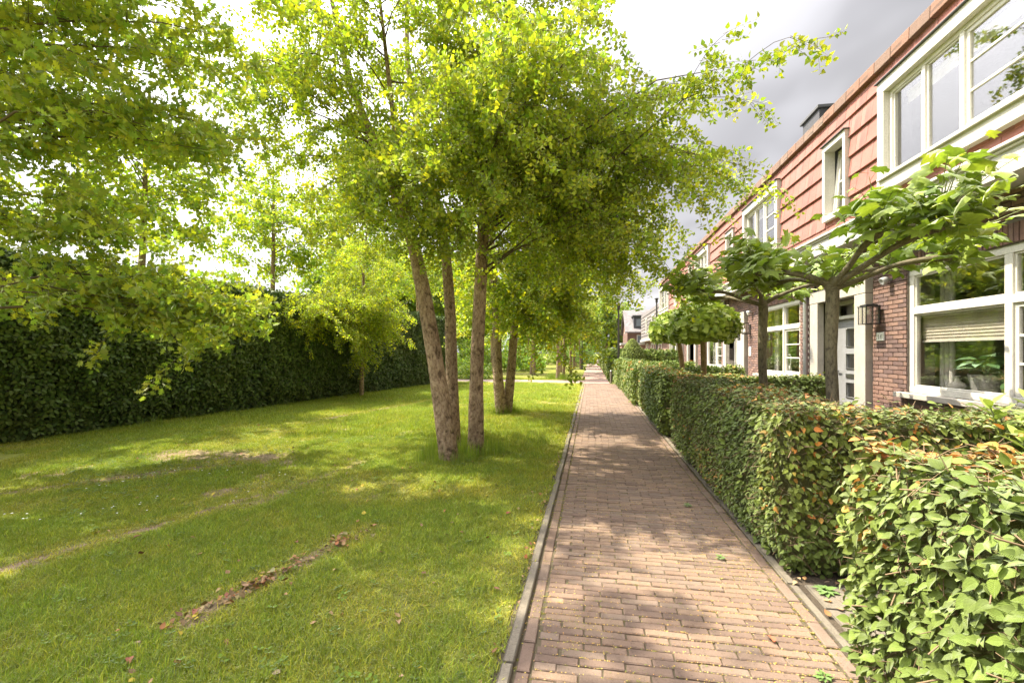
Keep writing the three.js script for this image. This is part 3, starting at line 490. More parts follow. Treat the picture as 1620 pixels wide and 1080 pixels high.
// things on the window sill of number 16, and its pleated blind
{
  const sx = XW + 0.27, sy = 0.89;
  const pot = thing('plant_pot', 'grey tapered pot on the window sill of number 16', 'pot', V(sx, sy, 6.1));
  mesh('body', new THREE.LatheGeometry([[0, 0], [0.105, 0], [0.11, 0.01], [0.145, 0.235], [0.15, 0.25], [0.135, 0.25], [0.128, 0.22], [0, 0.215]].map(([a, b]) => new THREE.Vector2(a, b)), 24), rough([0.36, 0.35, 0.33], 0.8, 3, 0.002), pot);
  const plant = thing('house_plant', 'broad leaved house plant growing in the grey pot', 'plant', V(sx, sy + 0.215, 6.1));
  R = mulberry(77);
  const big = [1, 2].map((i) => leafG(0.3, 0.085, OVATE.map(([a, b]) => [a, b]), 0.2, 0.35 + 0.15 * i)), lm = leafMat([0.06, 0.15, 0.035], 0.15, 0.8);
  for (let i = 0; i < 22; i++) {
    const a = i * 2.4, e = rr(0.25, 0.95), hgt = rr(0.06, 0.24), top = new THREE.Vector3(Math.cos(a) * 0.1 * e * 0.9, hgt, Math.sin(a) * 0.16 * e);
    mesh('stalk', tube([new THREE.Vector3(0, 0, 0), top.clone().multiplyScalar(0.5).add(new THREE.Vector3(0, 0.03, 0)), top], [0.005, 0.004, 0.003], 4, 2), std([0.06, 0.13, 0.03], 0.6), plant);
    const m = mesh('leaf', big[i % 2], lm, plant); basis(top, new THREE.Vector3(Math.cos(a) * 0.45 - 0.15, rr(0.1, 0.9) * (1 - e * 0.5), Math.sin(a)), new THREE.Vector3(-0.35, 1, 0), rr(0.55, 0.95)).decompose(m.position, m.quaternion, m.scale);
  }
  const vase = thing('vase', 'dark squat bottle vase beside the grey pot', 'vase', V(sx, sy, 6.5));
  mesh('body', new THREE.LatheGeometry([[0, 0], [0.105, 0], [0.118, 0.02], [0.115, 0.08], [0.085, 0.12], [0.035, 0.15], [0.03, 0.2], [0.04, 0.215], [0.03, 0.215], [0, 0.19]].map(([a, b]) => new THREE.Vector2(a, b)), 24), rough([0.14, 0.135, 0.125], 0.75, 3, 0.002), vase);
  const small = thing('plant_pot', 'small green pot with round leaved plant on the window sill', 'pot', V(sx + 0.02, sy, 5.82));
  mesh('body', new THREE.LatheGeometry([[0, 0], [0.05, 0], [0.065, 0.1], [0.058, 0.1], [0, 0.09]].map(([a, b]) => new THREE.Vector2(a, b)), 16), std([0.16, 0.2, 0.03], 0.5), small);
  for (let i = 0; i < 7; i++) { const m = mesh('leaf', new THREE.CircleGeometry(0.035, 10), leafMat([0.09, 0.2, 0.05], 0.2, 0.6), small); m.material.vertexColors = false; m.position.set(Math.cos(i * 2.4) * 0.05, 0.1 + rr(0, 0.09), Math.sin(i * 2.4) * 0.08); m.rotation.set(-1.1 + rr(-0.3, 0.3), -1.2, rr(-0.3, 0.3)); }
  const blind = thing('pleated_blind', 'beige pleated blind hung mid height in window of number 16', 'blind', V(XW + 0.15, 1.55, 6.18));
  const P = []; for (let i = 0; i <= 16; i++) P.push(new THREE.Vector2(i % 2 ? 0.006 : -0.006, i * 0.0195));
  const fabric = []; for (let i = 0; i < 16; i++) { const g = new THREE.PlaneGeometry(1.46, 0.023); g.rotateX(i % 2 ? 0.45 : -0.45); g.rotateY(-Math.PI / 2); g.translate(0, 0.0195 * (i + 0.5), 0); fabric.push(g); }
  mesh('fabric', merged(fabric), rough([0.5, 0.45, 0.36], 0.9, 3, 0.001, { side: THREE.DoubleSide }), blind);
  mesh('rail', boxG(-0.012, 0.012, -0.02, -0.001, -0.74, 0.74, 0.003), paint, blind); mesh('rail', boxG(-0.012, 0.012, 0.314, 0.335, -0.74, 0.74, 0.003), paint, blind);
  const bird = thing('ornament', 'white bird shaped ornament standing on the sill of number 15', 'ornament', V(XW + 0.25, 0.89, 11.35));
  mesh('body', new THREE.LatheGeometry([[0, 0], [0.05, 0.01], [0.07, 0.09], [0.055, 0.17], [0.02, 0.2], [0, 0.21]].map(([a, b]) => new THREE.Vector2(a, b)), 16), std([0.8, 0.8, 0.78], 0.35), bird);
  mesh('neck', tube([new THREE.Vector3(0, 0.1, 0.05), new THREE.Vector3(0, 0.3, 0.11), new THREE.Vector3(0, 0.44, 0.1), new THREE.Vector3(0, 0.45, 0.02)], [0.018, 0.014, 0.013, 0.016], 8, 4), std([0.8, 0.8, 0.78], 0.35), bird);
  const sb = thing('slatted_blind', 'white slatted blind in the window behind the globe trees', 'blind', V(XW + 0.16, 1.0, 16.95));
  for (let i = 0; i < 24; i++) { const m = mesh('slat', boxG(-0.02, 0.02, 0, 0.003, -0.6, 0.6), paint, sb); m.position.y = i * 0.045; m.rotation.z = 0.5; }
}
// grey clad house further along and the slate roofed house at the end
{
  const o = V(5.6, 0, 41), h = thing('clad_house', 'grey timber clad house beyond the red terrace', 'house', o), part = (n, g, m, p = h) => mesh(n, local(g, o), m, p);
  const cl = [[0.2, 0.175, 0.165], [0.17, 0.15, 0.145], [0.22, 0.195, 0.18]].map((c) => rough(c, 0.85, 0.8, 0.003));
  part('wall', boxG(5.75, 12, 0, 2.6, 31, 51.5), brickMats[2]);
  part('fascia', boxG(5.25, 5.7, 2.5, 2.72, 30.9, 51.6, 0.01), fasciaM);
  part('upper_wall', boxG(5.5, 12, 2.6, 5.2, 31, 51.5), slateM);
  part('roof', boxG(5.6, 12.2, 5.2, 5.4, 30.9, 51.6), slateM);
  for (let k = 0; k < 8; k++) { const m = part('cladding_board', boxG(5.4, 5.45, 2.73 + k * 0.33, 3.07 + k * 0.33, 31, 51.5), cl[k % 3]); m.rotation.z = 0; m.position.x = -0.02 + 0.0; m.geometry.translate(-0.0, 0, 0); const p = m.geometry.attributes.position; for (let i = 0; i < p.count; i++) if (p.getY(i) < 2.9 + k * 0.33 - o.y) p.setX(i, p.getX(i) - 0.05); m.geometry.computeVertexNormals(); }
  for (const d of [33.5, 37, 40.5, 46]) windowPart(h, 'window', o, { x: 5.28, d0: d, d1: d + (d === 37 || d === 46 ? 0.9 : 1.8), y0: 3.3, y1: 4.7, f: 0.1 });
  for (const d of [34, 39, 44, 48]) windowPart(h, 'window', o, { x: 5.65, d0: d, d1: d + 1.6, y0: 0.9, y1: 2.3, f: 0.1 });
  const o2 = V(8, 0, 60), e = thing('slate_house', 'brick house with steep slate roof and dormer past the clad house', 'house', o2), pt = (n, g, m) => mesh(n, local(g, o2), m, e);
  pt('wall', boxG(4.3, 14, 0, 4.0, 57, 65), brickMats[1]);
  const roof = (x0, x1, dE, dR, yE, yR) => { const g = new THREE.BufferGeometry(), a = [x0, yE, -dE], b = [x1, yE, -dE], c = [x1, yR, -dR], d = [x0, yR, -dR], n = 0.12; const up = (p) => [p[0], p[1] + n, p[2]]; const A = up(a), B = up(b), C = up(c), D = up(d); g.setAttribute('position', new THREE.Float32BufferAttribute([A, B, C, A, C, D, a, c, b, a, d, c, a, b, B, a, B, A, d, a, A, d, A, D, b, c, C, b, C, B].flat(), 3)); g.computeVertexNormals(); return metreUV(g); };
  const slates = tex(256, 256, (u, v) => { const row = Math.floor(v * 12), f = v * 12 - row, x = u * 10 + (row % 2) * 0.5, b = hash(Math.floor(x) % 10, row); return scaleC([0.2, 0.18, 0.18], (f < 0.14 ? 0.55 : 1) * (0.8 + 0.35 * b)); });
  const slateRoof = std([1, 1, 1], 0.8, { map: rep(slates, 0.35, 0.35) });
  pt('roof', merged([roof(4.0, 14, 56.5, 60.6, 3.75, 6.7), roof(4.0, 14, 65.5, 60.6, 3.75, 6.7)]), slateRoof);
  const gab = new THREE.BufferGeometry(); gab.setAttribute('position', new THREE.Float32BufferAttribute([4.32, 4.0, -57, 4.32, 4.0, -65, 4.32, 6.5, -60.6], 3)); gab.computeVertexNormals(); metreUV(gab); pt('gable', gab, brickMats[0]);
  pt('verge_board', merged([boxG(3.95, 4.02, 3.6, 3.8, 56.4, 57)]), paint);
  pt('dormer', boxG(5.05, 7.2, 4.3, 5.75, 57.1, 60, 0.02), slateM); pt('dormer_roof', boxG(4.9, 7.4, 5.76, 5.9, 56.8, 60.2, 0.02), leadM);
  for (const x of [5.3, 6.2]) { pt('window', boxG(x, x + 0.8, 4.5, 5.5, 57.02, 57.08), leadM); pt('pane', boxG(x + 0.07, x + 0.73, 4.57, 5.43, 57.0, 57.015), std([0.16, 0.18, 0.2], 0.1)); }
  pt('window', boxG(5.4, 6.6, 2.2, 3.5, 56.95, 57), paint); pt('pane', boxG(5.5, 6.5, 2.3, 3.4, 56.92, 56.94), std([0.16, 0.18, 0.2], 0.1));
  const o3 = V(5, 0, 53), gr = thing('garage', 'low red brick garage with white roof edge before the slate house', 'garage', o3); mesh('wall', local(boxG(3.3, 9, 0, 2.2, 51.8, 55), o3), brickMats[2], gr); mesh('roof_edge', local(boxG(3.2, 9, 2.2, 2.42, 51.7, 55.1, 0.01), o3), fasciaM, gr);
}
// lamp posts and the little post
{
  const post = (label, r, d, hgt) => { const t = thing('lamp_post', label, 'lamp post', V(r, 0, d)); mesh('pole', tube([new THREE.Vector3(0, 0, 0), new THREE.Vector3(0, hgt * 0.3, 0), new THREE.Vector3(0, hgt, 0)], [0.06, 0.055, 0.045], 10, 2), std([0.05, 0.045, 0.04], 0.5), t); mesh('base_sleeve', new THREE.CylinderGeometry(0.07, 0.075, 0.7, 12).translate(0, 0.35, 0), std([0.05, 0.045, 0.04], 0.5), t); mesh('head', new THREE.LatheGeometry([[0, 0], [0.06, 0], [0.075, 0.05], [0.075, 0.2], [0.14, 0.23], [0.12, 0.27], [0, 0.29]].map(([a, b]) => new THREE.Vector2(a, b)), 14).translate(0, hgt, 0), std([0.045, 0.04, 0.038], 0.5), t); };
  post('dark lamp post standing in the hedge beside the clipped yew', 1.28, 22.4, 3.45); post('dark lamp post at the end of the red terrace', 4.0, 29.5, 4.5); post('dark lamp post on the lawn edge beyond the cross path', -0.75, 37, 3.9);
  const b = thing('bollard', 'small grey post at the path edge by the cross path', 'bollard', V(0.86, 0, 20.9)); mesh('shaft', tube([new THREE.Vector3(0, 0, 0), new THREE.Vector3(0, 0.3, 0), new THREE.Vector3(0, 0.55, 0)], [0.045, 0.045, 0.042], 10, 1, 0, 1, true), concrete, b); mesh('cap', new THREE.SphereGeometry(0.045, 10, 6, 0, 6.3, 0, 1.57).translate(0, 0.55, 0), zincM, b);
}

// ---------------------------------------------------------------- hedges
const hornCols = [[0.85, 1.1, 0.8], [1, 1, 1], [1.25, 1.15, 0.9], [0.75, 0.9, 0.85]];
const hornLeaf = (c) => leafG(0.066, 0.021, OVATE, 0.22, 0.22, c, 1);
const hedgeM = leafMat([0.175, 0.24, 0.028], 0.28, 0.22, { map: veins, bumpMap: veinBump, bumpScale: 0.0017 });
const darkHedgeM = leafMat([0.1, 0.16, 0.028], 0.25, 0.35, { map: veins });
const coreM = rough([0.19, 0.2, 0.07], 1, 3, 0.03);      // dense inner twigs and leaves
const twigGeo = sprigG(6, 0.09, hornLeaf, hornCols, 5, 0.5, true), oneLeaf = [0.15, 0.28, 0.4].map((b, i) => leafG(0.066, 0.0215 + 0.001 * i, OVATE, 0.15 + 0.12 * i, b, [1, 1, 1], 1));
function hedge(name, label, boxes, opt = {}) {
  const { density = 900, mat = hedgeM, cols, seed = 1, sprig = false, individuals = 0, scale = 1, group, brown = 0.03, core = 0.07, face = [1, 1, 1, 1, 1], rough: rg = 0.05 } = opt;
  R = mulberry(seed); const b0 = boxes[0], o = V((b0[0] + b0[1]) / 2, 0, (b0[2] + b0[3]) / 2), t = thing(name, label, 'hedge', o, group);
  mesh('branches', merged(boxes.map(([x0, x1, d0, d1, h], i) => local(boxG(x0 + core + 0.002 * i, x1 - core, 0.02, h - core + 0.002 * i, d0 + core + 0.002 * i, d1 - core), o))), coreM, t);
  const mats = [], tints = [], solo = [];
  const bump = (a, b, c) => (fbm(a * 2.2 + c * 9, b * 2.2 + seed * 3, 3) - 0.5) * 2;
  boxes.forEach(([x0, x1, d0, d1, h], bi) => {
    const W = x1 - x0, L = d1 - d0, faces = [[L * h, new THREE.Vector3(-1, 0, 0), face[0], () => [x0, rr(0.02, h), rr(d0, d1)]], [L * h, new THREE.Vector3(1, 0, 0), face[1], () => [x1, rr(0.02, h), rr(d0, d1)]], [W * h, new THREE.Vector3(0, 0, 1), face[2], () => [rr(x0, x1), rr(0.02, h), d0]], [W * h, new THREE.Vector3(0, 0, -1), face[3], () => [rr(x0, x1), rr(0.02, h), d1]], [W * L, new THREE.Vector3(0, 1, 0), face[4], () => [rr(x0, x1), h, rr(d0, d1)]]];
    for (const [area, n, k, pick] of faces) for (let i = 0, c = Math.round(area * density * k); i < c; i++) {
      const [x, y, d] = pick();
      if (boxes.some(([a, b, e, f, hh], j) => j !== bi && x > a + 0.02 && x < b - 0.02 && d > e + 0.02 && d < f - 0.02 && y < hh + 0.01)) continue;
      const bu = bump(n.x ? d : x, n.y ? d : y, Math.abs(n.x) + 2 * Math.abs(n.y)), nn = n.clone(), ty = y / h;
      const off = bu * rg + rr(-0.055, 0.02) + (n.y ? (R() < 0.04 ? rr(0.02, 0.08) : 0) : -0.05 * sstep(0.85, 1, ty) + 0.03 * Math.sin(ty * 3)) - (!n.y && ty < 0.12 ? 0.05 : 0);
      const pos = new THREE.Vector3(x, y, -d).addScaledVector(nn, off);
      const tip = n.y ? new THREE.Vector3(rr(-1, 1), rr(-0.1, 0.5), rr(-1, 1)) : new THREE.Vector3(rr(-0.7, 0.7), rr(-1, 0.25), rr(-0.7, 0.7)).addScaledVector(nn, rr(0.3, 0.9));
      const nor = n.y ? new THREE.Vector3(rr(-0.6, 0.6), 1, rr(-0.6, 0.6)) : nn.clone().add(new THREE.Vector3(rr(-0.45, 0.45), rr(0.15, 0.95), rr(-0.45, 0.45)));
      const m = basis(pos.sub(o), tip, nor, scale * (R() < 0.2 ? rr(0.45, 0.7) : rr(0.75, 1.3)));
      const patch = fbm(d * 1.3 + seed, (n.y ? x : y) * 1.3 + 4, 3), c0 = rr(0.72, 1.28);
      const isB = R() < brown * (n.y ? 3 : 0.7) * sstep(0.42, 0.62, patch + rr(-0.1, 0.1)) * 2.2;
      const col = isB ? rgb(rr(2.6, 4.6), rr(0.95, 1.5), rr(1.1, 2)) : rgb(c0 * mix(0.75, 1.45, patch), c0 * mix(0.85, 1.2, patch), c0 * rr(0.7, 1.1));
      mats.push(m); tints.push(col); if (individuals) solo.push(isB);
    }
  });
  if (individuals) {     // bare twig ends between the leaves
    const tg = tube([new THREE.Vector3(0, -0.07, 0), new THREE.Vector3(0.004, 0, 0.003), new THREE.Vector3(-0.003, 0.06, 0)], [0.0022, 0.0018, 0.001], 4, 1), ids = mats.map((_, i) => i).filter((i) => i % 9 === 0);
    instanced('twigs', tg, std([0.22, 0.15, 0.085], 0.9), ids.map((i) => { const p = new THREE.Vector3().setFromMatrixPosition(mats[i]); return basis(p, new THREE.Vector3(rr(-1, 1), rr(-0.2, 1), rr(-1, 1)), new THREE.Vector3(1, 0.2, 0), rr(0.6, 1.3)); }), null, t);
  }
  let from = mats.map((_, i) => i);
  if (individuals) {
    const eye = camera.position, v = new THREE.Vector3(), score = mats.map((m) => { v.setFromMatrixPosition(m).add(o).sub(eye); const f = -v.z * Math.cos(YAW) - v.x * Math.sin(YAW), s = v.x * Math.cos(YAW) - v.z * Math.sin(YAW); return f > 0.6 && s / f < 1.12 && (v.y / f) > -0.72 ? f : 99; });
    from.sort((a, b) => score[a] - score[b]);
    const byTint = new Map();
    for (const i of from.slice(0, individuals)) {
      const b = solo[i], key = b ? 'b' + (i % 3) : 'g' + (i % 16);
      if (!byTint.has(key)) { const m2 = mat.clone(); m2.color.copy(mat.color).multiply(tints[i]); byTint.set(key, m2); }
      const m = mesh('leaf', oneLeaf[i % 3], byTint.get(key), t); mats[i].decompose(m.position, m.quaternion, m.scale);
    }
    from = from.slice(individuals);
  }
  const groups = sprig ? [[twigGeo, from]] : [0, 1, 2].map((k) => [oneLeaf[k], from.filter((i) => i % 3 === k)]);
  for (const [g, ids] of groups) instanced('foliage', g, mat, ids.map((i) => mats[i]), ids.map((i) => tints[i]), t);
  return t;
}
const HG = 'clipped front garden hedges';
hedge('beech_hedge', 'clipped hedge with big fresh leaves and orange dead leaves on top', [[1.1, 1.78, -0.9, 2.14, 1.0]], { density: 2500, seed: 3, individuals: 300, face: [1, 0.15, 0.15, 0.8, 1.15], scale: 0.68, brown: 0.15, rough: 0.07 });
hedge('beech_hedge', 'long clipped hedge before number 16, turning to its window', [[1.19, 1.75, 3.1, 7.0, 1.03], [1.5, 3.7, 3.05, 3.6, 1.0]], { density: 2300, seed: 4, individuals: 300, face: [1.1, 0.3, 1, 0.5, 1.1], scale: 0.6, brown: 0.06, rough: 0.045 });
hedge('beech_hedge', 'clipped hedge before number 15, starting by the door of number 16', [[1.17, 1.72, 7.85, 11.4, 1.03], [1.5, 3.72, 7.85, 8.4, 1.0]], { density: 1500, seed: 5, face: [1.2, 0.3, 1, 0.4, 1.2], scale: 0.75, brown: 0.03 });
hedge('beech_hedge', 'clipped hedge in front of the house behind the globe trees', [[1.12, 1.66, 12.25, 16.8, 1.03], [1.5, 3.75, 12.25, 12.8, 0.98]], { density: 200, sprig: true, seed: 6, scale: 1.1, brown: 0.02 });
hedge('beech_hedge', 'low clipped hedge beside the clipped yew', [[1.08, 1.62, 17.7, 21.2, 1.02], [1.5, 3.75, 17.7, 18.2, 0.98]], { density: 150, sprig: true, seed: 7, scale: 1.3, brown: 0.01 });
hedge('tall_hedge', 'tall clipped hedge along the path beyond the terrace', [[0.95, 1.6, 23.4, 46, 1.45], [1.3, 5.2, 23.4, 24.0, 1.42]], { density: 70, sprig: true, seed: 8, scale: 1.9, brown: 0, face: [1, 0.3, 1.6, 0.3, 1.4] });
{ // the dark, tall hedge across the lawn, slightly turned towards the path
  const a = [-9.1, 4.0], b = [-6.75, 20.3], L = Math.hypot(b[0] - a[0], b[1] - a[1]);
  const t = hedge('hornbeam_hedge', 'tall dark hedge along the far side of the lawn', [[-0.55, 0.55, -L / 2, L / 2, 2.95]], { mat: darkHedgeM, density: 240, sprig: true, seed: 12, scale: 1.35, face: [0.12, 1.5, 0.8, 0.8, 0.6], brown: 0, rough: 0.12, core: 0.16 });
  t.position.set((a[0] + b[0]) / 2 - 0.5, 0, -(a[1] + b[1]) / 2); t.rotation.y = -Math.atan2(b[0] - a[0], b[1] - a[1]);
}
{ // bright shrub with long glossy leaves at the right
  R = mulberry(90);
  const t = thing('laurel_shrub', 'bright green shrub with long glossy leaves behind the nearest hedge', 'shrub', V(2.42, 0, 2.75));
  const lg = [0.1, 0.3].map((b) => leafG(0.12, 0.021, [[0, 0], [0.2, 0.65], [0.5, 1], [0.8, 0.6], [1, 0]], 0.25, b)), lm = leafMat([0.3, 0.39, 0.045], 0.34, 0.6), lm2 = leafMat([0.23, 0.32, 0.04], 0.34, 0.6), wood = std([0.1, 0.12, 0.04], 0.8), stems = [];
  let n = 0;
  for (let i = 0; i < 24; i++) {
    const a = i * 2.4, e = rr(0.05, 0.42), top = new THREE.Vector3(Math.cos(a) * e, rr(0.95, 1.27) - e * 0.3, Math.sin(a) * e);
    stems.push(tube([new THREE.Vector3(top.x * 0.1, 0, top.z * 0.1), new THREE.Vector3(top.x * 0.6, top.y * 0.6, top.z * 0.6), top], [0.009, 0.006, 0.004], 5, 3));
    for (let k = 0; k < 12; k++, n++) { const u = k / 12, b = k * 2.4, p = top.clone().multiplyScalar(mix(1, 0.86, u)); p.y = top.y - u * 0.16; const m = mesh('leaf', lg[k % 2], k % 3 ? lm : lm2, t); basis(p, new THREE.Vector3(Math.cos(b), mix(1.1, 0.15, u), Math.sin(b)), new THREE.Vector3(-Math.cos(b) * 0.3, 1, -Math.sin(b) * 0.3), rr(0.8, 1.15)).decompose(m.position, m.quaternion, m.scale); }
  }
  mesh('stems', merged(stems), wood, t);
}
{ // clipped yew
  R = mulberry(91);
  const t = thing('clipped_yew', 'egg shaped clipped evergreen standing over the hedge', 'topiary', V(1.85, 0, 21.6)), mats = [], cols = [];
  const prof = (v) => 0.56 * Math.pow(Math.sin(Math.PI * clamp(mix(0.18, 1, v))), 0.75);
  mesh('core', new THREE.LatheGeometry([0, 0.15, 0.3, 0.5, 0.7, 0.85, 0.95, 1].map((v) => new THREE.Vector2(Math.max(0.001, prof(v) * 0.88), v * 1.9)), 20), coreM, t);
  for (let i = 0; i < 5200; i++) { const v = rr(0.05, 1), a = rr(0, 6.283), r = prof(v) * rr(0.9, 1.04), n = new THREE.Vector3(Math.cos(a), mix(-0.1, 0.9, v), Math.sin(a)); mats.push(basis(new THREE.Vector3(Math.cos(a) * r, v * 1.95, Math.sin(a) * r), n.clone().add(new THREE.Vector3(rr(-0.6, 0.6), rr(-0.2, 0.6), rr(-0.6, 0.6))), new THREE.Vector3(rr(-1, 1), 0.6, rr(-1, 1)), rr(0.6, 0.95))); const k = rr(0.75, 1.25); cols.push(rgb(k * 1.25, k * 1.15, k)); }
  instanced('foliage', twigGeo, hedgeM, mats, cols, t);
}

// ---------------------------------------------------------------- trees
const scaly = (u, v, seed) => { const w = fbm(u * 7 + seed, v * 9, 3, 7, 9) * 1.6, r1 = fbm(u * 20 + w + seed, v * 24 + w, 4, 20, 24), r2 = fbm(u * 44 + w * 2, v * 44 + 5, 3, 44, 44); return 0.55 * r1 + 0.45 * r2; };
const barkCol = (a, b, c, seed) => tex(512, 1024, (u, v) => { const r = scaly(u, v, seed), f = vnoise(u * 90, v * 160, 90, 160), big = fbm(u * 3 + seed, v * 4, 2, 3, 4); return scaleC(mixC(mixC(a, b, sstep(0.45, 0.68, r)), c, sstep(0.44, 0.33, r)), (0.78 + 0.3 * f) * (0.85 + 0.3 * big)); });
const barkBump = tex(512, 1024, (u, v) => scaly(u, v, 3), { data: true });
const birchBark = std([1, 1, 1], 0.95, { map: barkCol([0.3, 0.205, 0.135], [0.46, 0.34, 0.235], [0.13, 0.085, 0.056], 3), bumpMap: barkBump, bumpScale: 0.028 });
const twigBark = std([0.105, 0.075, 0.052], 0.9);
const planeBark = std([1, 1, 1], 0.9, { map: barkCol([0.15, 0.125, 0.075], [0.2, 0.17, 0.105], [0.085, 0.07, 0.045], 9), bumpMap: barkBump, bumpScale: 0.006 });
const oakBark = std([0.14, 0.115, 0.085], 0.95, { bumpMap: barkBump, bumpScale: 0.02 });

const birchCols = [[1, 1, 1], [1.2, 1.1, 0.8], [0.8, 0.95, 1], [1.05, 1.05, 0.9], [1.5, 1.3, 0.7]];
const birchLeaf = (c) => leafG(0.056, 0.0195, BIRCH, 0.12, 0.15, c, 1);
const birchSprigs = [11, 12, 13].map((s) => sprigG(14, 0.25, birchLeaf, birchCols, s));
const birchFar = [21, 22].map((s) => sprigG(9, 0.3, (c) => leafG(0.1, 0.036, BIRCH, 0.12, 0.15, c), birchCols, s));
const birchM = leafMat([0.335, 0.425, 0.022], 0.56, 0.08);
const oakLobes = [[0, 0.05], [0.14, 0.35], [0.2, 0.9], [0.3, 0.32], [0.42, 1.25], [0.54, 0.32], [0.68, 0.95], [0.78, 0.25], [1, 0]];
const oakLeaf = (c) => leafG(0.105, 0.034, oakLobes, 0.1, 0.15, c);
const oakSprigs = [31, 32].map((s) => sprigG(8, 0.2, oakLeaf, birchCols, s));
const oakM = leafMat([0.31, 0.39, 0.03], 0.54, 0.1);

// stems: [{ pts: [[r,y,d]...], rad: [...] }]; vols: ellipsoids of branch tips [r, y, d, rr, ry, rd, count]; everything in metres of the place
function growTree(name, label, category, base, stems, vols, opt) {
  const { seed = 1, sprigs = birchSprigs, mat = birchM, gap = 0.075, size = 1, tint = [1, 1, 1], bark = birchBark, sides = 18, rise = 0.28, minAttach = 1.9, group, sub = 5, hang = 0.35, trunkRough = 0.05, subLen = [0.45, 1.05] } = opt;
  R = mulberry(seed);
  const o = V(base[0], 0, base[1]), t = thing(name, label, category, o, group);
  const curves = stems.map((s) => new THREE.CatmullRomCurve3(s.pts.map(([r, y, d]) => V(r, y, d).sub(o))));
  stems.forEach((s, i) => mesh('trunk', tube(curves[i].points, s.rad, s.rad[0] > 0.05 ? sides : 8, s.rad[0] > 0.05 ? 9 : 5, trunkRough, 1), bark, t));
  const table = []; curves.forEach((c, i) => { for (let k = 0; k <= 60; k++) table.push([c.getPoint(k / 60), i, k / 60]); });
  const limbs = [], mats = sprigs.map(() => []), cols = sprigs.map(() => []);
  const addSprigs = (p, q, ctrl, from) => {
    const len = p.distanceTo(q) * 1.08, n = Math.max(2, Math.round(len * (1 - from) / gap));
    for (let i = 0; i < n; i++) {
      const u = mix(from, 1, (i + R()) / n), a = p.clone().lerp(ctrl, u), b = ctrl.clone().lerp(q, u), pos = a.clone().lerp(b, u), dir = b.sub(a).normalize();
      dir.multiplyScalar(rr(0.25, 0.9)).add(new THREE.Vector3(rr(-1, 1), rr(-0.8, 0.55) - hang, rr(-1, 1)));
      const k = Math.floor(R() * sprigs.length); pos.add(new THREE.Vector3(rr(-0.03, 0.03), rr(-0.03, 0.03), rr(-0.03, 0.03)));
      mats[k].push(basis(pos, dir, new THREE.Vector3(rr(-1, 1), rr(-0.2, 1), rr(-1, 1)), size * rr(0.7, 1.2)));
      const g = rr(0.78, 1.25), y = R() < 0.07 ? 1.5 : 1; cols[k].push(rgb(g * tint[0] * rr(0.9, 1.12) * y, g * tint[1] * (1 + (y - 1) * 0.6), g * tint[2] * rr(0.7, 1.2)));
    }
  };
  for (const [r, y, d, a, b, c, count, low = -9, subs = sub, lift = rise] of vols) for (let i = 0; i < count; i++) {
    const v = new THREE.Vector3(rr(-1, 1), rr(-1, 1), rr(-1, 1)); if (v.lengthSq() > 1) { i--; continue; } v.normalize().multiplyScalar(Math.pow(R(), 0.42));
    const tip = V(r + v.x * a, Math.max(low, y + v.y * b), d + v.z * c).sub(o);
    let best = null, cost = 1e9;
    for (const row of table) { const [p] = row; if (p.y < minAttach) continue; const hz = Math.hypot(p.x - tip.x, p.z - tip.z), want = tip.y - lift * hz, e = Math.abs(p.y - want) * 1.3 + hz + R() * 0.9; if (e < cost) { cost = e; best = p; } }
    const len = best.distanceTo(tip), ctrl = best.clone().lerp(tip, 0.55).add(new THREE.Vector3(rr(-0.1, 0.1) * len, (0.1 + rr(0, 0.16)) * len, rr(-0.1, 0.1) * len)), rad = clamp(0.0055 * len + 0.005, 0.007, 0.028);
    const q = new THREE.QuadraticBezierCurve3(best, ctrl, tip);
    limbs.push(tube([0, 0.25, 0.5, 0.75, 1].map((u) => { const p = q.getPoint(u); if (u > 0 && u < 1) p.add(new THREE.Vector3(rr(-0.035, 0.035), rr(-0.035, 0.035), rr(-0.035, 0.035)).multiplyScalar(len)); return p; }), [rad, rad * 0.75, rad * 0.5, rad * 0.3, 0.002], 5, 1));
    addSprigs(best, tip, ctrl, Math.min(0.5, 0.25 + 0.3 / len));
    for (let k = 0; k < subs; k++) {
      const u = mix(subs > 8 ? 0.5 : 0.3, 1, (k + R()) / subs), p = q.getPoint(u), dir = q.getTangent(u).multiplyScalar(rr(0.4, 1)).add(new THREE.Vector3(rr(-1, 1), rr(-0.5, 0.5) - hang * 0.4, rr(-1, 1))).normalize(), L = rr(...subLen) * Math.min(1, 0.5 + len * 0.25);
      const e = p.clone().addScaledVector(dir, L); e.y -= hang * L * 0.6; const c2 = p.clone().addScaledVector(dir, L * 0.55);
      limbs.push(tube([p, c2, e], [Math.max(0.003, rad * (1 - u) * 0.8), 0.003, 0.0015], 3, 2)); addSprigs(p, e, c2, 0.12);
    }
  }
  mesh('branches', merged(limbs), twigBark, t);
  sprigs.forEach((g, k) => instanced('crown', g, mat, mats[k], cols[k], t));
  return t;
}
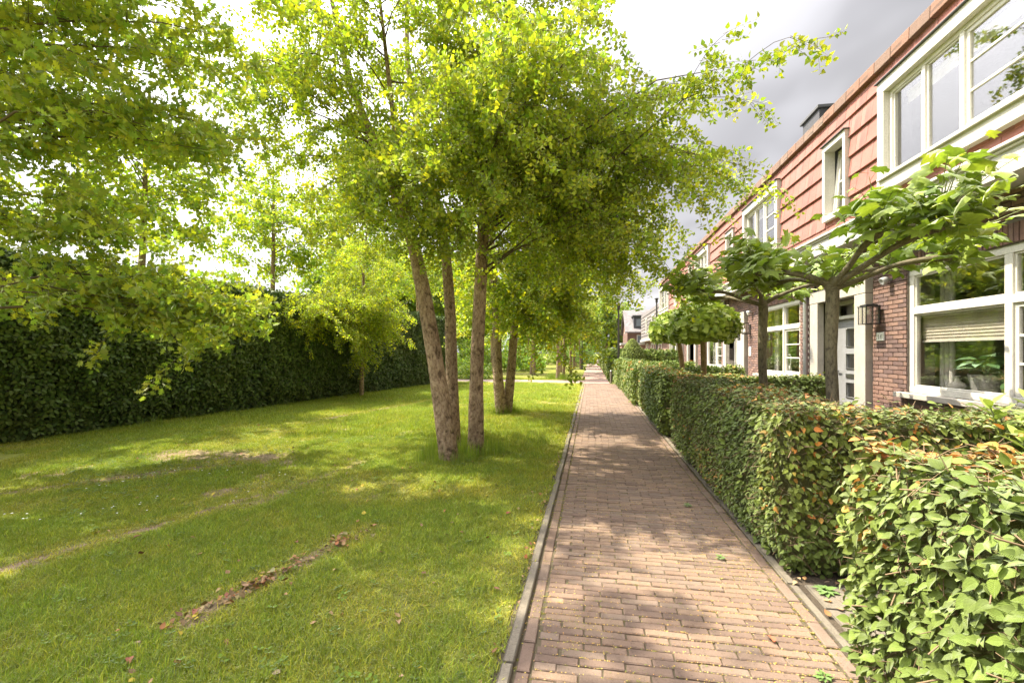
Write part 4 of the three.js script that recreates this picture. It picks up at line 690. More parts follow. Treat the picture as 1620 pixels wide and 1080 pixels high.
growTree('river_birch', 'river birch of three leaning trunks beside the path', 'tree', [-1.75, 6.0], [
  { pts: [[-1.8, -0.1, 5.67], [-1.98, 1.0, 5.72], [-2.24, 2.2, 5.85], [-2.46, 3.0, 5.95], [-2.88, 4.0, 6.05], [-3.4, 5.2, 6.1], [-3.8, 6.6, 6.2], [-4.1, 8.2, 6.3]], rad: [0.135, 0.11, 0.1, 0.085, 0.066, 0.05, 0.032, 0.015] },
  { pts: [[-1.58, -0.1, 6.12], [-1.57, 1.0, 6.12], [-1.52, 2.2, 6.12], [-1.46, 3.2, 6.1], [-1.35, 4.4, 6.1], [-1.1, 5.8, 6.0], [-0.9, 7.2, 5.9], [-0.8, 9, 5.9]], rad: [0.122, 0.095, 0.087, 0.08, 0.066, 0.05, 0.032, 0.015] },
  { pts: [[-1.95, -0.1, 6.3], [-2.02, 1.0, 6.42], [-2.1, 2.2, 6.55], [-2.25, 3.3, 6.65], [-2.6, 4.6, 6.75], [-2.9, 6.0, 6.9], [-3.0, 7.4, 7.1], [-3.0, 9, 7.2]], rad: [0.105, 0.088, 0.08, 0.072, 0.058, 0.045, 0.03, 0.015] },
  { pts: [[-2.5, 3.1, 5.96], [-2.62, 4.2, 5.85], [-2.75, 5.4, 5.8], [-2.9, 7.0, 5.7]], rad: [0.05, 0.042, 0.03, 0.012] },
], [
  [-0.7, 4.0, 5.9, 2.0, 1.4, 1.9, 56, 2.5], [-1.5, 5.8, 6.0, 1.5, 1.2, 1.7, 34], [-3.6, 5.3, 6.3, 2.2, 1.8, 2.2, 36, 3.3], [-3.4, 5.9, 5.2, 1.5, 0.9, 1.1, 11], [-4.9, 4.7, 7.8, 1.3, 0.8, 1.1, 9], [-1.9, 3.3, 5.0, 1.1, 0.7, 0.7, 16, 2.3, 5, -0.1], [0.5, 3.0, 6.9, 0.5, 0.8, 0.8, 16, 2.0, 5, -0.4], [1.15, 3.65, 6.0, 0.7, 0.55, 0.8, 10, 3.0, 5, -0.2],
  [-1.6, 8.0, 6.2, 2.0, 1.5, 2.0, 12], [-0.5, 4.2, 4.1, 1.0, 0.5, 0.7, 10, 3.6], [1.4, 4.1, 4.65, 0.25, 0.15, 0.25, 3, -9, 4],
], { seed: 101, gap: 0.08 });
growTree('river_birch', 'river birch with twin trunks behind the three leaning trunks', 'tree', [-2.03, 10.2], [
  { pts: [[-2.0, -0.1, 10.1], [-2.1, 1.0, 10.1], [-2.15, 2.4, 10.2], [-2.3, 4, 10.3], [-2.5, 6, 10.4], [-2.6, 8.5, 10.4]], rad: [0.14, 0.11, 0.1, 0.08, 0.05, 0.015] },
  { pts: [[-1.92, -0.1, 10.25], [-1.82, 1.0, 10.3], [-1.72, 2.4, 10.4], [-1.5, 4, 10.5], [-1.3, 6, 10.6], [-1.2, 8.5, 10.6]], rad: [0.12, 0.1, 0.09, 0.075, 0.05, 0.015] },
], [[-1.5, 4.6, 10.0, 2.1, 2.6, 2.0, 88, 1.75], [-0.8, 2.4, 9.4, 1.2, 1.0, 1.0, 36, 1.35, 4, -0.5], [-2.6, 2.6, 10.6, 1.0, 0.8, 0.9, 14, 1.7, 4, -0.4], [-1.6, 7.6, 10.2, 1.9, 1.4, 1.8, 8]], { seed: 102, sprigs: birchFar, size: 0.85, gap: 0.1, sub: 4, minAttach: 1.7 });
growTree('young_birch', 'low weeping birch hanging before the tall dark hedge', 'tree', [-7.2, 13.4], [
  { pts: [[-7.2, -0.1, 13.4], [-7.18, 1.2, 13.4], [-7.1, 2.6, 13.3], [-7.0, 4.2, 13.2], [-6.9, 5.4, 13.2]], rad: [0.07, 0.06, 0.05, 0.035, 0.012] },
], [[-6.7, 2.4, 12.8, 1.3, 1.2, 1.3, 34, 0.95], [-7.4, 2.7, 11.3, 0.9, 0.9, 0.9, 14, 1.3], [-6.9, 4.0, 13.0, 1.4, 0.9, 1.2, 14]], { seed: 107, gap: 0.1, sub: 5, size: 1.1, minAttach: 1.8, hang: 0.55, tint: [1.1, 1.05, 0.9] });
// the row of slimmer birches further along the path: one grown, the others copies of it
{
  const proto = growTree('slender_birch', 'slender birch in the row on the lawn beyond the cross path', 'tree', [-1.75, 23.6], [
    { pts: [[-1.72, -0.1, 23.5], [-1.7, 1.2, 23.5], [-1.75, 3, 23.6], [-1.8, 5, 23.6], [-1.9, 7.4, 23.6]], rad: [0.11, 0.085, 0.07, 0.05, 0.012] },
    { pts: [[-1.5, -0.1, 24.3], [-1.42, 1.2, 24.3], [-1.4, 3, 24.2], [-1.2, 5, 24.2], [-1.1, 7, 24.1]], rad: [0.1, 0.08, 0.065, 0.045, 0.012] },
  ], [[-1.55, 4.4, 23.7, 2.1, 2.9, 2.1, 60, 1.7]], { seed: 103, sprigs: birchFar, size: 1.25, gap: 0.16, sub: 3, minAttach: 1.6, sides: 10, group: 'birches in the row beyond the cross path' });
  for (const [r, d, turn, s] of [[-1.9, 16.6, 2.2, 0.95], [-1.5, 31, 1.3, 1], [-1.35, 38.5, 4.2, 0.95], [-1.6, 47, 2.9, 1.05], [-3.6, 28, 0.6, 1.05], [-7.5, 30, 5.0, 1.2], [-5.5, 40, 3.6, 1.3], [-10, 36, 1.9, 1.35]]) {
    if (d < 20) continue;
    const c = proto.clone(); c.name = numbered('slender_birch'); c.position.copy(V(r, 0, d)); c.rotation.y = turn; c.scale.setScalar(s); scene.add(c);
  }
}
// the oak whose boughs reach in from the left; its trunk stands outside the picture
growTree('pin_oak', 'oak reaching lobed leaved boughs over the lawn from the side', 'tree', [-8.2, 3.6], [
  { pts: [[-8.2, -0.1, 3.6], [-8.15, 1.5, 3.6], [-8.1, 3.5, 3.65], [-8.0, 6, 3.7], [-7.9, 9, 3.7]], rad: [0.2, 0.17, 0.14, 0.09, 0.02] },
], [[-5.3, 4.3, 5.0, 1.5, 1.3, 1.6, 19, 2.4], [-5.1, 1.95, 5.4, 0.8, 0.4, 0.6, 7, 1.3, 12], [-6.2, 2.8, 4.6, 0.8, 0.5, 0.8, 6, 1.9], [-6.6, 6.3, 3.9, 2.0, 1.3, 2.3, 30], [-4.5, 6.4, 3.0, 1.5, 0.9, 1.7, 22]], { seed: 104, sprigs: oakSprigs, mat: oakM, gap: 0.1, bark: oakBark, rise: 0.1, sub: 6, hang: 0.15, minAttach: 1.3 });
// trees behind the tall hedge
{
  const proto = growTree('lime_tree', 'leafy tree rising behind the tall dark hedge', 'tree', [-10.4, 9], [{ pts: [[-10.4, -0.1, 9], [-10.4, 3, 9], [-10.3, 5, 9], [-10.3, 7.5, 9]], rad: [0.1, 0.08, 0.055, 0.02] }], [[-10.1, 5.5, 9, 2.0, 1.8, 2.1, 40, 3.6]], { seed: 105, sprigs: birchFar, size: 1.25, gap: 0.17, sub: 4, tint: [0.9, 0.95, 0.9], hang: 0.1, minAttach: 2.8, sides: 10, group: 'trees behind the tall dark hedge' });
  for (const [r, d, turn, s] of [[-10.2, 13.2, 2, 1], [-9.4, 17.8, 4, 1], [-11, 4.6, 1, 1.05], [-9.3, 23.5, 3, 1.1]]) { const c = proto.clone(); c.name = numbered('lime_tree'); c.position.copy(V(r, 0, d)); c.rotation.y = turn; c.scale.setScalar(s); scene.add(c); }
}
// a bank of woodland closing the view, and bushes along it
{
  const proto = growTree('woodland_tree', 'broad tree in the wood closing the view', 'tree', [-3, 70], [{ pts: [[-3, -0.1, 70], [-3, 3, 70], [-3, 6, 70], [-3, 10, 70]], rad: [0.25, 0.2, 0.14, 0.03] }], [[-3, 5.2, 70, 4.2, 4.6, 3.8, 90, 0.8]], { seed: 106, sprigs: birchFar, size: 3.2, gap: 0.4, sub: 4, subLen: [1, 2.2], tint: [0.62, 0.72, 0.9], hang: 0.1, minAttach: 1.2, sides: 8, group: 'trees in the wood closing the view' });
  for (const [r, d, turn, s] of [[2.5, 80, 1, 1.2], [-9, 66, 2, 1.1], [-15, 60, 3, 1.2], [-21, 54, 4, 1.2], [-17, 44, 5, 1.1], [-14, 33, 0.5, 0.95], [-26, 46, 2.5, 1.3], [-1.8, 58, 1.7, 0.7]]) { const c = proto.clone(); c.name = numbered('woodland_tree'); c.position.copy(V(r, 0, d)); c.rotation.y = turn; c.scale.setScalar(s); scene.add(c); }
}
// bushes at the end of the tall hedge, beyond the cross path
{
  const bush = (label, r, d, rad, hgt, n, tint, seed) => { R = mulberry(seed); const t = thing('bush', label, 'bush', V(r, 0, d), 'bushes beyond the cross path'), mats = [], cols = [], st = []; for (let i = 0; i < n; i++) { const a = rr(0, 6.283), e = Math.sqrt(R()), y = hgt * rr(0.05, 1) * (1 - 0.5 * e * e), p = new THREE.Vector3(Math.cos(a) * e * rad, y, Math.sin(a) * e * rad); mats.push(basis(p, new THREE.Vector3(p.x + rr(-0.5, 0.5), rr(0, 1), p.z + rr(-0.5, 0.5)), new THREE.Vector3(rr(-1, 1), 1, rr(-1, 1)), rr(0.7, 1.2) * (0.7 + 0.45 * rad))); const k = rr(0.75, 1.2); cols.push(rgb(k * tint[0], k * tint[1], k * tint[2])); if (i % 40 === 0) st.push(tube([new THREE.Vector3(p.x * 0.1, 0, p.z * 0.1), p.clone().multiplyScalar(0.5), p], [0.015, 0.01, 0.004], 4, 1)); } mesh('stems', merged(st), twigBark, t); instanced('foliage', birchFar[0], birchM, mats, cols, t); };
  bush('round green bush at the far end of the tall dark hedge', -6.2, 23.4, 0.9, 0.9, 260, [0.75, 0.85, 1], 301);
  bush('grey green bush beside the path far beyond the cross path', -0.2 - 1.0, 44, 1.4, 2.6, 420, [0.6, 0.75, 2.2], 302);
  for (const [i, r, d, w, hh] of [[0, -9.5, 31, 2.6, 2.2], [1, -13.5, 29, 2.6, 2.6], [2, -5.2, 52, 3, 3], [3, -11, 50, 3.6, 3.4], [4, -18, 40, 3.6, 3.4], [5, -2.6, 62, 2.4, 3]]) { bush('shrub in the border closing the lawn beyond the cross path', r, d, w, hh, 520, [0.75, 0.85, 1], 310 + i); }
  bush('wide green bush on the lawn in front of the wood', -6, 34, 2.2, 1.4, 500, [0.7, 0.85, 1], 303);
}
// two pollarded plane trees trained as flat umbrellas
{
  const lobes = [[0, 0, 0.02], [0.2, 0.22, 0.05], [0.42, 0.16, 0.09], [0.34, 0.3, 0.02], [0.62, 0.44, 0.12], [0.5, 0.52, 0.04], [0.46, 0.74, 0.07], [0.26, 0.66, 0.02], [0.16, 0.86, 0.05], [0, 1.06, 0.14]];
  const planeLeaf = (seed) => {
    const rnd = mulberry(seed), right = lobes.map(([x, y, z]) => [x * (0.92 + rnd() * 0.16), y * (0.95 + rnd() * 0.1), z]), left = right.slice(1, -1).map(([x, y, z]) => [-x * (0.9 + rnd() * 0.2), y, z]).reverse();
    const rim = [...right, ...left], P = [0, 0.36, 0.02], U = [0.5, 0.36], I = [];
    rim.forEach(([x, y, z]) => { P.push(x, y, 0.02 - z * (1 + rnd() * 0.8) + 0.04 * Math.sin(x * 9 + seed)); U.push(0.5 + x, y); });
    const mid = rim.map(([x, y, z]) => [x * 0.55, 0.36 + (y - 0.36) * 0.55, 0.045 - z * 0.3]); const m0 = rim.length + 1; mid.forEach(([x, y, z]) => { P.push(x, y, z); U.push(0.5 + x, y); });
    for (let i = 0; i < rim.length; i++) { const j = (i + 1) % rim.length; I.push(0, m0 + j, m0 + i, m0 + i, m0 + j, 1 + j, m0 + i, 1 + j, 1 + i); }
    for (let i = 0; i < I.length; i += 3) [I[i + 1], I[i + 2]] = [I[i + 2], I[i + 1]];
    const g = new THREE.BufferGeometry(); g.setAttribute('position', new THREE.Float32BufferAttribute(P, 3)); g.setAttribute('uv', new THREE.Float32BufferAttribute(U, 2)); g.setIndex(I); g.computeVertexNormals(); return g;
  };
  const geos = [1, 2, 3, 4].map(planeLeaf);
  const pv = tex(256, 256, (u, v) => { const x = u - 0.5, y = v - 0.12, a = Math.atan2(x, y), L = Math.hypot(x, y); let vein = 0; for (const q of [0, 0.62, -0.62, 1.15, -1.15]) vein = Math.max(vein, sstep(0.016, 0.004, Math.abs(Math.sin(a - q)) * L) * (Math.cos(a - q) > 0 ? 1 : 0)); const n = fbm(u * 12, v * 12, 3); return mixC(scaleC([0.85, 0.9, 0.8], 0.8 + 0.4 * n), [1, 1, 0.8], vein * 0.8); });
  const pm = [[0.3, 0.4, 0.028], [0.35, 0.44, 0.03], [0.25, 0.36, 0.028], [0.44, 0.48, 0.04]].map((c) => phys(c, 1, { map: pv, transmission: 0.46, thickness: 0, side: THREE.DoubleSide, clearcoat: 0.5, clearcoatRoughness: 0.4 }));
  const stalkM = std([0.17, 0.2, 0.06], 0.7);
  const planeTree = (label, r, d, hgt, arms, seed, leaves) => {
    R = mulberry(seed); const t = thing('plane_tree', label, 'tree', V(r, 0, d), 'umbrella plane trees');
    mesh('trunk', tube([[0, -0.1, 0], [0.015, 0.7, 0.01], [-0.01, 1.4, 0.015], [0.01, hgt - 0.12, 0], [0, hgt + 0.03, 0]].map((p) => new THREE.Vector3(...p)), [0.064, 0.054, 0.051, 0.058, 0.05], 16, 8, 0.07, 1, true), planeBark, t);
    const stalks = []; let n = 0;
    const more = geos.map(() => []);
    const leaf = (p, dir, s, k) => { if (n >= 300) { more[n++ % 4].push(basis(p, dir, new THREE.Vector3(dir.x * 0.9 + rr(-0.7, 0.7), rr(0.3, 1.1), dir.z * 0.9 + rr(-0.7, 0.7)), s)); return; } n++; const m = mesh('leaf', geos[Math.floor(R() * 4)], pm[k], t); basis(p, dir, new THREE.Vector3(dir.x * 0.9 + rr(-0.7, 0.7), rr(0.3, 1.1), dir.z * 0.9 + rr(-0.7, 0.7)), s).decompose(m.position, m.quaternion, m.scale); };
    for (const [ar, ad, ay, rad, share] of arms) {
      const e = new THREE.Vector3(ar, hgt + ay, -ad), L = Math.hypot(ar, ad), s0 = new THREE.Vector3(ar, 0, -ad).multiplyScalar(0.035 / L).add(new THREE.Vector3(0, hgt - rr(0.02, 0.1), 0));
      mesh('branch', tube([s0, s0.clone().lerp(e, 0.3).add(new THREE.Vector3(rr(-0.03, 0.03), 0.03, rr(-0.03, 0.03))), s0.clone().lerp(e, 0.62).add(new THREE.Vector3(rr(-0.04, 0.04), 0.05, rr(-0.04, 0.04))), e], [rad, rad * 0.8, rad * 0.78, rad * 1.0], 10, 7, 0.16, 1, true), planeBark, t);
      mesh('knuckle', new THREE.IcosahedronGeometry(rad * 1.45, 2).translate(e.x, e.y, e.z), planeBark, t);
      for (let i = 0; i < Math.round(leaves * share / 6.2); i++) {
        const a = rr(0, 6.283), out = rr(0.15, 1.05), top = e.clone().add(new THREE.Vector3(Math.cos(a) * out * 0.36 + ar / L * 0.12, rr(-0.1, 0.52) * (1.25 - out * 0.55), Math.sin(a) * out * 0.36 - ad / L * 0.12)), mid = e.clone().lerp(top, 0.5).add(new THREE.Vector3(0, 0.06, 0));
        stalks.push(tube([e, mid, top], [0.006, 0.0045, 0.0025], 4, 2));
        for (let k = 0; k < 6; k++) { const u = mix(0.35, 1.05, k / 5), p = e.clone().lerp(top, u), b = k * 2.5 + a, q = p.clone().add(new THREE.Vector3(Math.cos(b) * 0.07, rr(0, 0.05), Math.sin(b) * 0.07)); stalks.push(tube([p, q], [0.002, 0.0016], 3, 1)); leaf(q, new THREE.Vector3(Math.cos(b), rr(-0.75, 0.35), Math.sin(b)), k === 5 ? rr(0.06, 0.12) : rr(0.115, 0.205), k === 5 ? 3 : Math.floor(R() * 3)); }
      }
    }
    // the short twigs in the middle
    for (let i = 0; i < Math.round(leaves * 0.1 / 5); i++) { const a = rr(0, 6.283), top = new THREE.Vector3(Math.cos(a) * rr(0.1, 0.4), hgt + rr(0.12, 0.5), Math.sin(a) * rr(0.1, 0.4)); stalks.push(tube([new THREE.Vector3(0, hgt, 0), top.clone().multiplyScalar(0.5).add(new THREE.Vector3(0, hgt * 0.5 + 0.04, 0)), top], [0.006, 0.0045, 0.0025], 4, 2)); for (let k = 0; k < 5; k++) { const b = k * 2.5 + a; leaf(top.clone().add(new THREE.Vector3(Math.cos(b) * 0.06, -0.03 * k, Math.sin(b) * 0.06)), new THREE.Vector3(Math.cos(b), rr(-0.2, 0.5), Math.sin(b)), rr(0.1, 0.17), k % 3); } }
    mesh('twigs', merged(stalks), stalkM, t); more.forEach((l, i) => { if (l.length) instanced('foliage', geos[i], pm[i % 3], l, null, t); });
  };
  planeTree('umbrella trained plane tree in front of the door of number 16', 2.3, 4.9, 2.1, [[0.42, -0.75, 0.3, 0.034, 0.24], [0.78, -0.3, 0.14, 0.03, 0.15], [-0.55, 0.35, 0.16, 0.036, 0.22], [0.12, -0.5, 0.32, 0.033, 0.18], [-0.2, 0.95, 0.1, 0.028, 0.12], [0.75, 0.5, 0.16, 0.028, 0.09]], 401, 520);
  planeTree('umbrella trained plane tree by the hedge of number 15', 2.28, 6.65, 2.1, [[-0.85, 0.0, 0.14, 0.03, 0.26], [-0.35, -0.75, 0.16, 0.03, 0.2], [0.5, 0.6, 0.14, 0.028, 0.14], [-0.5, 0.75, 0.12, 0.028, 0.2], [0.75, -0.2, 0.2, 0.028, 0.14]], 402, 430);
}
// two grafted globe trees
{
  const heart = [[0, 0], [0.05, 0.7], [0.22, 1], [0.5, 0.82], [0.8, 0.35], [1, 0]], gl = sprigG(6, 0.16, (c) => leafG(0.15, 0.06, heart, 0.1, 0.3, c), birchCols.slice(0, 4), 55), gm = leafMat([0.25, 0.34, 0.028], 0.38, 0.3), bark = std([1, 1, 1], 0.9, { map: barkCol([0.3, 0.2, 0.085], [0.36, 0.26, 0.13], [0.16, 0.1, 0.05], 5), bumpMap: barkBump, bumpScale: 0.008 });
  const globe = (label, r, d, lean, hgt, rad, n, seed) => {
    R = mulberry(seed); const t = thing('globe_tree', label, 'tree', V(r, 0, d), 'grafted globe trees'), c = new THREE.Vector3(lean, hgt, 0), mats = [], cols = [], tw = [];
    mesh('trunk', tube([new THREE.Vector3(0, -0.1, 0), new THREE.Vector3(lean * 0.3, 0.9, 0.02), new THREE.Vector3(lean * 0.9, hgt - 0.25, 0), new THREE.Vector3(lean, hgt, 0)], [0.07, 0.06, 0.055, 0.06], 12, 7, 0.06, 1), bark, t);
    for (let i = 0; i < n; i++) { const a = rr(0, 6.283), v = rr(-0.62, 1), k = Math.pow(rr(0.25, 1), 0.4), q = Math.sqrt(1 - v * v), p = new THREE.Vector3(Math.cos(a) * q * rad * k, v * rad * 0.62 * k - (q * 0.12), Math.sin(a) * q * rad * k).add(c); const out = p.clone().sub(c); mats.push(basis(p, out.clone().add(new THREE.Vector3(rr(-0.3, 0.3), -0.25 + rr(-0.3, 0.3), rr(-0.3, 0.3))), new THREE.Vector3(out.x, out.y + 0.6, out.z), rr(0.7, 1.05))); const g = rr(0.8, 1.2); cols.push(rgb(g, g, g * rr(0.8, 1.2))); if (i % 18 === 0) tw.push(tube([c, c.clone().lerp(p, 0.5).add(new THREE.Vector3(0, 0.03, 0)), p], [0.014, 0.009, 0.003], 4, 1)); }
    mesh('branches', merged(tw), twigBark, t); instanced('crown', gl, gm, mats, cols, t);
  };
  globe('globe headed catalpa whose straight trunk stands nearer number 15', 2.3, 10.0, -0.02, 2.05, 0.62, 560, 501);
  globe('globe headed catalpa with slanting trunk behind the straight one', 2.3, 12.0, -0.16, 2.05, 0.62, 480, 502);
}

// ---------------------------------------------------------------- grass, litter, weeds
{
  const blade = (h, w, lean, c, yaw) => { const P = [-w, 0, 0, w, 0, 0, -w * 0.7, h * 0.55, lean * 0.35, w * 0.7, h * 0.55, lean * 0.35, 0, h, lean], g = new THREE.BufferGeometry(); g.setAttribute('position', new THREE.Float32BufferAttribute(P, 3)); const C = []; for (let i = 0; i < 5; i++) C.push(...c); g.setAttribute('color', new THREE.Float32BufferAttribute(C, 3)); g.setAttribute('uv', new THREE.Float32BufferAttribute(new Array(10).fill(0), 2)); g.setIndex([0, 1, 3, 0, 3, 2, 2, 3, 4]); g.computeVertexNormals(); g.rotateY(yaw); return g; };
  const tuft = (n, rad, h0, h1, seed) => { R = mulberry(seed); const l = []; for (let i = 0; i < n; i++) { const k = rr(0.7, 1.3), dry = R() < 0.16; l.push(blade(rr(h0, h1), rr(0.0015, 0.0026), rr(-0.045, 0.045), dry ? [1.5 * k, 1.2 * k, 1.6 * k] : [k * rr(0.85, 1.15), k, k * 0.9], rr(0, 6.3)).translate(rr(-rad, rad), -0.004, rr(-rad, rad))); } return merged(l); };
  const tufts = [tuft(28, 0.05, 0.014, 0.04, 1), tuft(28, 0.05, 0.012, 0.036, 2), tuft(22, 0.05, 0.022, 0.055, 3)], gm = leafMat([0.25, 0.33, 0.015], 0.36, 0);
  R = mulberry(600);
  const mats = [[], [], []], cols = [[], [], []], e = new THREE.Object3D();
  const scatter = (d0, d1, dens, s) => {
    const cell = 1; for (let d = d0; d < d1; d += cell) for (let x = -12.5; x < -0.43; x += cell) {
      if (x + 1 < -1.36 * (d + 1.2) - 0.4) continue;
      for (let i = 0; i < dens; i++) {
        const px = x + R(), pd = d + R(); if (px > -0.415 || (pd > 20.5 && pd < 22.8)) continue;
        const t = lawnTone(px, pd); if (R() < t.soil * 0.93 || R() < t.dry * 0.35) continue;
        const k = t.lush > 0.55 && R() < 0.5 ? 2 : Math.floor(R() * 2); e.position.set(px, lawnHeight(px, pd), -pd); e.rotation.set(0, rr(0, 6.3), 0); const sc = s * rr(0.75, 1.3); e.scale.set(sc, sc * mix(1.15, 0.6, t.dry), sc); e.updateMatrix(); mats[k].push(e.matrix.clone());
        const g = rr(0.8, 1.2), y = t.dry * rr(0.3, 1); cols[k].push(rgb(g * mix(1, 1.5, y) * mix(0.88, 1.15, t.m), g * mix(1, 1.12, y), g * mix(0.9, 1.4, y)));
      }
    }
  };
  scatter(1, 4, 1000, 0.95); scatter(4, 7, 520, 1.15); scatter(7, 12, 230, 1.6); scatter(12, 24, 90, 2.3);
  tufts.forEach((g, k) => tag(instanced('grass', g, gm, mats[k], cols[k]), ['short mown grass of the lawn', 'fine mown grass of the lawn', 'taller lush grass patches of the lawn'][k], 'grass'));
  // longer grass round the trunks
  const long = tuft(30, 0.07, 0.1, 0.26, 9), lm = [], lc = [];
  for (const [r, d, rad, n] of [[-1.85, 5.75, 0.42, 34], [-1.55, 6.15, 0.38, 40], [-2.0, 6.4, 0.3, 14], [-1.97, 10.2, 0.38, 40], [-1.72, 23.5, 0.6, 30], [-8.3, 7.5, 0.3, 6]]) for (let i = 0; i < n; i++) { const a = rr(0, 6.283), q = rad * Math.sqrt(rr(0.1, 1)); e.position.set(r + Math.cos(a) * q, 0, -(d + Math.sin(a) * q)); e.rotation.set(0, a, 0); e.scale.setScalar(rr(0.6, 1.25) * (d > 20 ? 1.6 : 1)); e.updateMatrix(); lm.push(e.matrix.clone()); const g = rr(0.7, 1.1); lc.push(rgb(g * 0.9, g, g)); }
  tag(instanced('tall_grass', long, gm, lm, lc), 'longer uncut grass around the birch trunks', 'grass');
  // fallen leaves on the lawn, seed litter and moss on the path, weeds
  const dead = [leafG(0.05, 0.018, OVATE, 0.5, 0.5), leafG(0.045, 0.02, OVATE, 0.25, -0.4)], dm = std([1, 1, 1], 0.9, { side: THREE.DoubleSide }), fm = [[], []], fc = [[], []];
  const fall = (x, d, y, s) => { const k = R() < 0.5 ? 0 : 1; e.position.set(x, y, -d); e.rotation.set(-1.4 + rr(-0.5, 0.5), rr(0, 6.3), rr(-0.4, 0.4), 'YXZ'); e.scale.setScalar(s); e.updateMatrix(); fm[k].push(e.matrix.clone()); const q = R(); fc[k].push(q < 0.1 ? rgb(0.5, 0.38, 0.05) : q < 0.65 ? rgb(rr(0.18, 0.36), rr(0.1, 0.18), rr(0.04, 0.08)) : rgb(rr(0.28, 0.4), rr(0.2, 0.27), rr(0.1, 0.14))); };
  for (let i = 0; i < 420; i++) { const d = 1.6 + 6.5 * Math.pow(R(), 1.5), x = rr(-1.3 * d, -0.46); if (R() < 0.35 + sstep(0.5, 0.65, fbm(x * 0.9 + 50, d * 0.9 + 50, 4))) fall(x, d, lawnHeight(x, d) + 0.02, rr(0.4, 0.95)); }
  for (let i = 0; i < 420; i++) { const u = R(), w = rr(-0.07, 0.07) * (0.3 + 2.2 * R() * R()); if (fbm(u * 9, 4, 2) < 0.46 && R() < 0.85) continue; fall(mix(-2.1, -1.72, u) + w, mix(2.0, 3.4, u) + rr(-0.1, 0.1), rr(0.006, 0.03), rr(0.3, 0.95)); }
  for (let i = 0; i < 60; i++) fall(rr(-0.46, -0.4), rr(1.7, 8), 0.012, rr(0.4, 0.8));
  for (let i = 0; i < 26; i++) fall(rr(1.22, 1.9), rr(2.2, 3.05), 0.012, rr(0.6, 1));
  dead.forEach((g, k) => { const q = g.clone(); tag(instanced('fallen_leaves', q, dm, fm[k], fc[k]), k ? 'curled brown and yellow leaves fallen on the lawn' : 'flat brown and yellow leaves fallen on the lawn', 'leaves'); });
  const flake = new THREE.BufferGeometry(); flake.setAttribute('position', new THREE.Float32BufferAttribute([-0.004, 0, 0, 0, 0.0012, 0.0035, 0.0045, 0, 0.0005, 0, 0.001, -0.0035], 3)); flake.setIndex([0, 1, 2, 0, 2, 3]); flake.computeVertexNormals();
  const sm = [], sc = [], bg = [], bc = [];
  for (let i = 0; i < 30000; i++) {
    const d = 1.5 + 9 * Math.pow(R(), 1.5); let x = rr(-0.34, 1.16); const right = sstep(0.3, 1.1, x), clump = fbm(x * 4 + 3, d * 4, 3);
    if (R() > 0.25 + 0.6 * right + 0.9 * sstep(0.5, 0.7, clump)) continue;
    let pd = d; if (R() < 0.65) pd = Math.round((d + 0.5) / 0.0555) * 0.0555 - 0.5 + rr(-0.005, 0.005);
    e.position.set(x, R() < 0.65 ? 0.0012 : -0.001, -pd); e.rotation.set(rr(-0.3, 0.3), rr(0, 6.3), rr(-0.3, 0.3)); e.scale.setScalar(rr(0.5, 1.15)); e.updateMatrix(); sm.push(e.matrix.clone()); const q = R(); sc.push(q < 0.6 ? rgb(rr(0.38, 0.55), rr(0.27, 0.38), rr(0.05, 0.12)) : q < 0.8 ? rgb(0.17, 0.2, 0.04) : rgb(0.3, 0.17, 0.08));
  }
  tag(instanced('seed_litter', flake, std([1, 1, 1], 0.95, { side: THREE.DoubleSide }), sm, sc), 'yellow seed litter strewn over the brick path', 'litter');
  const moss = tuft(24, 0.03, 0.004, 0.014, 17);
  for (let i = 0; i < 2600; i++) { const d = 1.6 + 11 * Math.pow(R(), 1.3), edge = R(), x = edge < 0.55 ? 1.16 - Math.pow(R(), 2) * 0.42 : edge < 0.8 ? rr(-0.345, -0.25) : rr(-0.3, 1.1); if (R() > 0.2 + sstep(0.42, 0.6, fbm(x * 3, d * 1.6, 3))) continue; const pd = Math.round((d + 0.5) / 0.0555) * 0.0555 - 0.5; e.position.set(x, -0.006, -pd); e.rotation.set(0, rr(0, 6.3), 0); e.scale.set(rr(0.4, 1.3), rr(0.4, 1.1), rr(0.1, 0.35)); e.rotation.y = rr(-0.2, 0.2); e.updateMatrix(); bg.push(e.matrix.clone()); const q = rr(0.6, 1.2); bc.push(rgb(q * 1.3, q * 0.95, q)); }
  tag(instanced('moss', moss, gm, bg, bc), 'moss and tiny weeds growing in the path joints', 'moss');
  const clover = merged([0, 1, 2, 3, 4, 5].map((i) => { const g = leafG(0.02, 0.009, [[0, 0.2], [0.3, 0.8], [0.7, 1], [0.92, 0.6], [1, 0]], 0.1, 0.2, scaleC([1, 1, 1], 0.8 + 0.08 * i)); g.rotateX(-1.15 + 0.1 * (i % 3)); g.rotateY(i * 1.05); g.translate(0.018 * Math.cos(i * 2.1), 0.02 + 0.006 * (i % 3), 0.018 * Math.sin(i * 2.1)); return g; })), cm = [], cc = [];
  for (let i = 0; i < 9000; i++) { const d = 1.7 + 7 * Math.pow(R(), 1.4), x = rr(-1.32 * d - 0.3, -0.45); if (R() > 0.04 + 0.8 * sstep(0.5, 0.68, fbm(x * 0.7 + 70 + 0.4 * vnoise(x * 5, d * 5), d * 0.7 + 12, 5))) continue; e.position.set(x, lawnHeight(x, d) + rr(-0.006, 0.008), -d); e.rotation.set(rr(-0.3, 0.3), rr(0, 6.3), rr(-0.3, 0.3)); e.scale.setScalar(rr(0.5, 0.95)); e.updateMatrix(); cm.push(e.matrix.clone()); const g = rr(0.55, 0.95); cc.push(rgb(g * 0.75, g * 0.9, g * 1.3)); }
  tag(instanced('clover', clover, gm, cm, cc), 'clover and small weeds spreading through the lawn', 'clover');
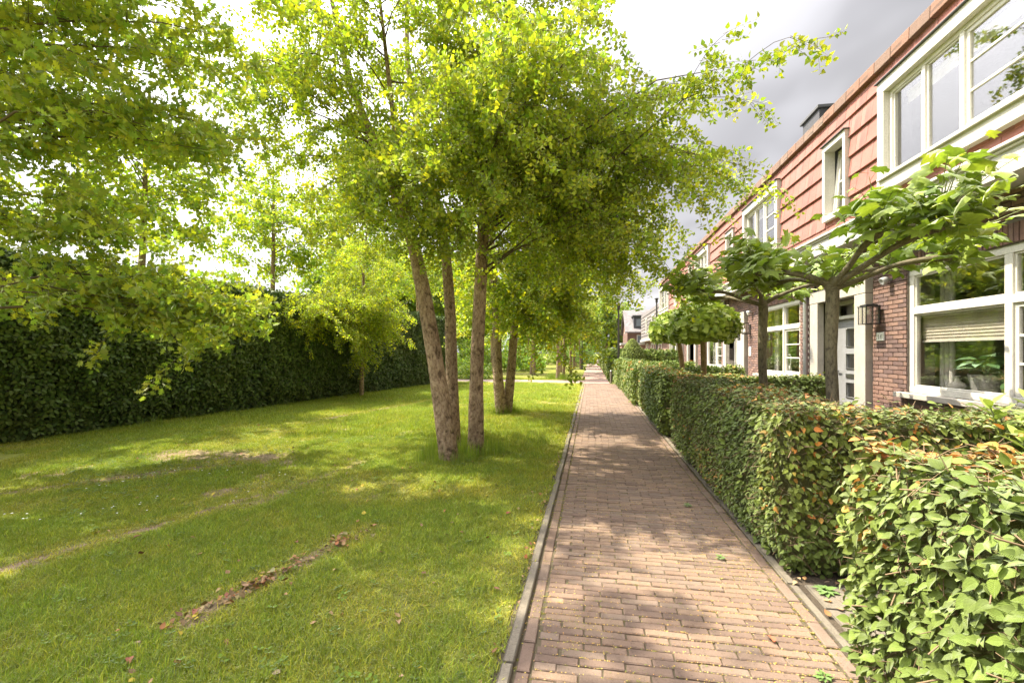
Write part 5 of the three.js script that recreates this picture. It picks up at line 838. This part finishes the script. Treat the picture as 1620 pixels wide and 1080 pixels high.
  const daisies = [], dg = merged([0, 1, 2, 3, 4, 5, 6].map((i) => { const g = leafG(0.009, 0.003, OVATE, 0.1, 0.1); g.rotateX(-1.2); g.rotateY(i * 0.9); g.translate(0, 0.05, 0); return g; }));
  for (let i = 0; i < 110; i++) { const x = rr(-4.9, -3.2), d = rr(2.9, 4.6); if (fbm(x * 2, d * 2, 2) < 0.45) continue; e.position.set(x, 0.005, -d); e.rotation.set(0, rr(0, 6), 0); e.scale.setScalar(rr(0.8, 1.2)); e.updateMatrix(); daisies.push(e.matrix.clone()); }
  tag(instanced('daisies', dg, std([0.8, 0.8, 0.78], 0.8, { side: THREE.DoubleSide }), daisies), 'small white daisies dotted in the lawn', 'flowers');
  const weedLeaf = leafG(0.05, 0.014, OVATE, 0.2, 0.3), wm = leafMat([0.14, 0.25, 0.04], 0.3, 0.3);
  const weed = (label, r, d, s, n) => { const t = thing('weed', label, 'weed', V(r, 0, d), 'weeds at the path edge'); for (let i = 0; i < n; i++) { const a = i * 2.4, m = mesh('leaf', weedLeaf, wm, t); basis(new THREE.Vector3(Math.cos(a) * 0.01, 0.004 + 0.001 * i, Math.sin(a) * 0.01), new THREE.Vector3(Math.cos(a), rr(0.1, 0.6), Math.sin(a)), new THREE.Vector3(0, 1, 0), s * rr(0.7, 1.2)).decompose(m.position, m.quaternion, m.scale); } };
  weed('small green weed growing out of the brick path by the nearest hedge', 0.98, 2.15, 0.55, 16); weed('low weed in the path joint beside the long hedge', 0.86, 3.28, 0.5, 14); weed('leafy weed on the grey slabs at the hedge end', 1.34, 2.92, 1.1, 16); weed('flat weed on the path before the hedge of number 16', 0.86, 4.35, 0.55, 14); weed('weed growing beside the foot of the nearest hedge', 1.07, 2.05, 0.8, 16);
  const dl = mesh('fallen_leaf', leafG(0.06, 0.02, OVATE, 0.6, 0.3), std([0.36, 0.12, 0.06], 0.8, { side: THREE.DoubleSide })); dl.material.vertexColors = false; dl.position.copy(V(0.86, 0.012, 2.36)); dl.rotation.set(-1.35, 0.4, 0.2); tag(dl, 'single red brown leaf lying on the brick path', 'leaf');
}
scene.traverse((o) => { if (o.isMesh) { o.castShadow = true; o.receiveShadow = true; } });
renderer.render(scene, camera);
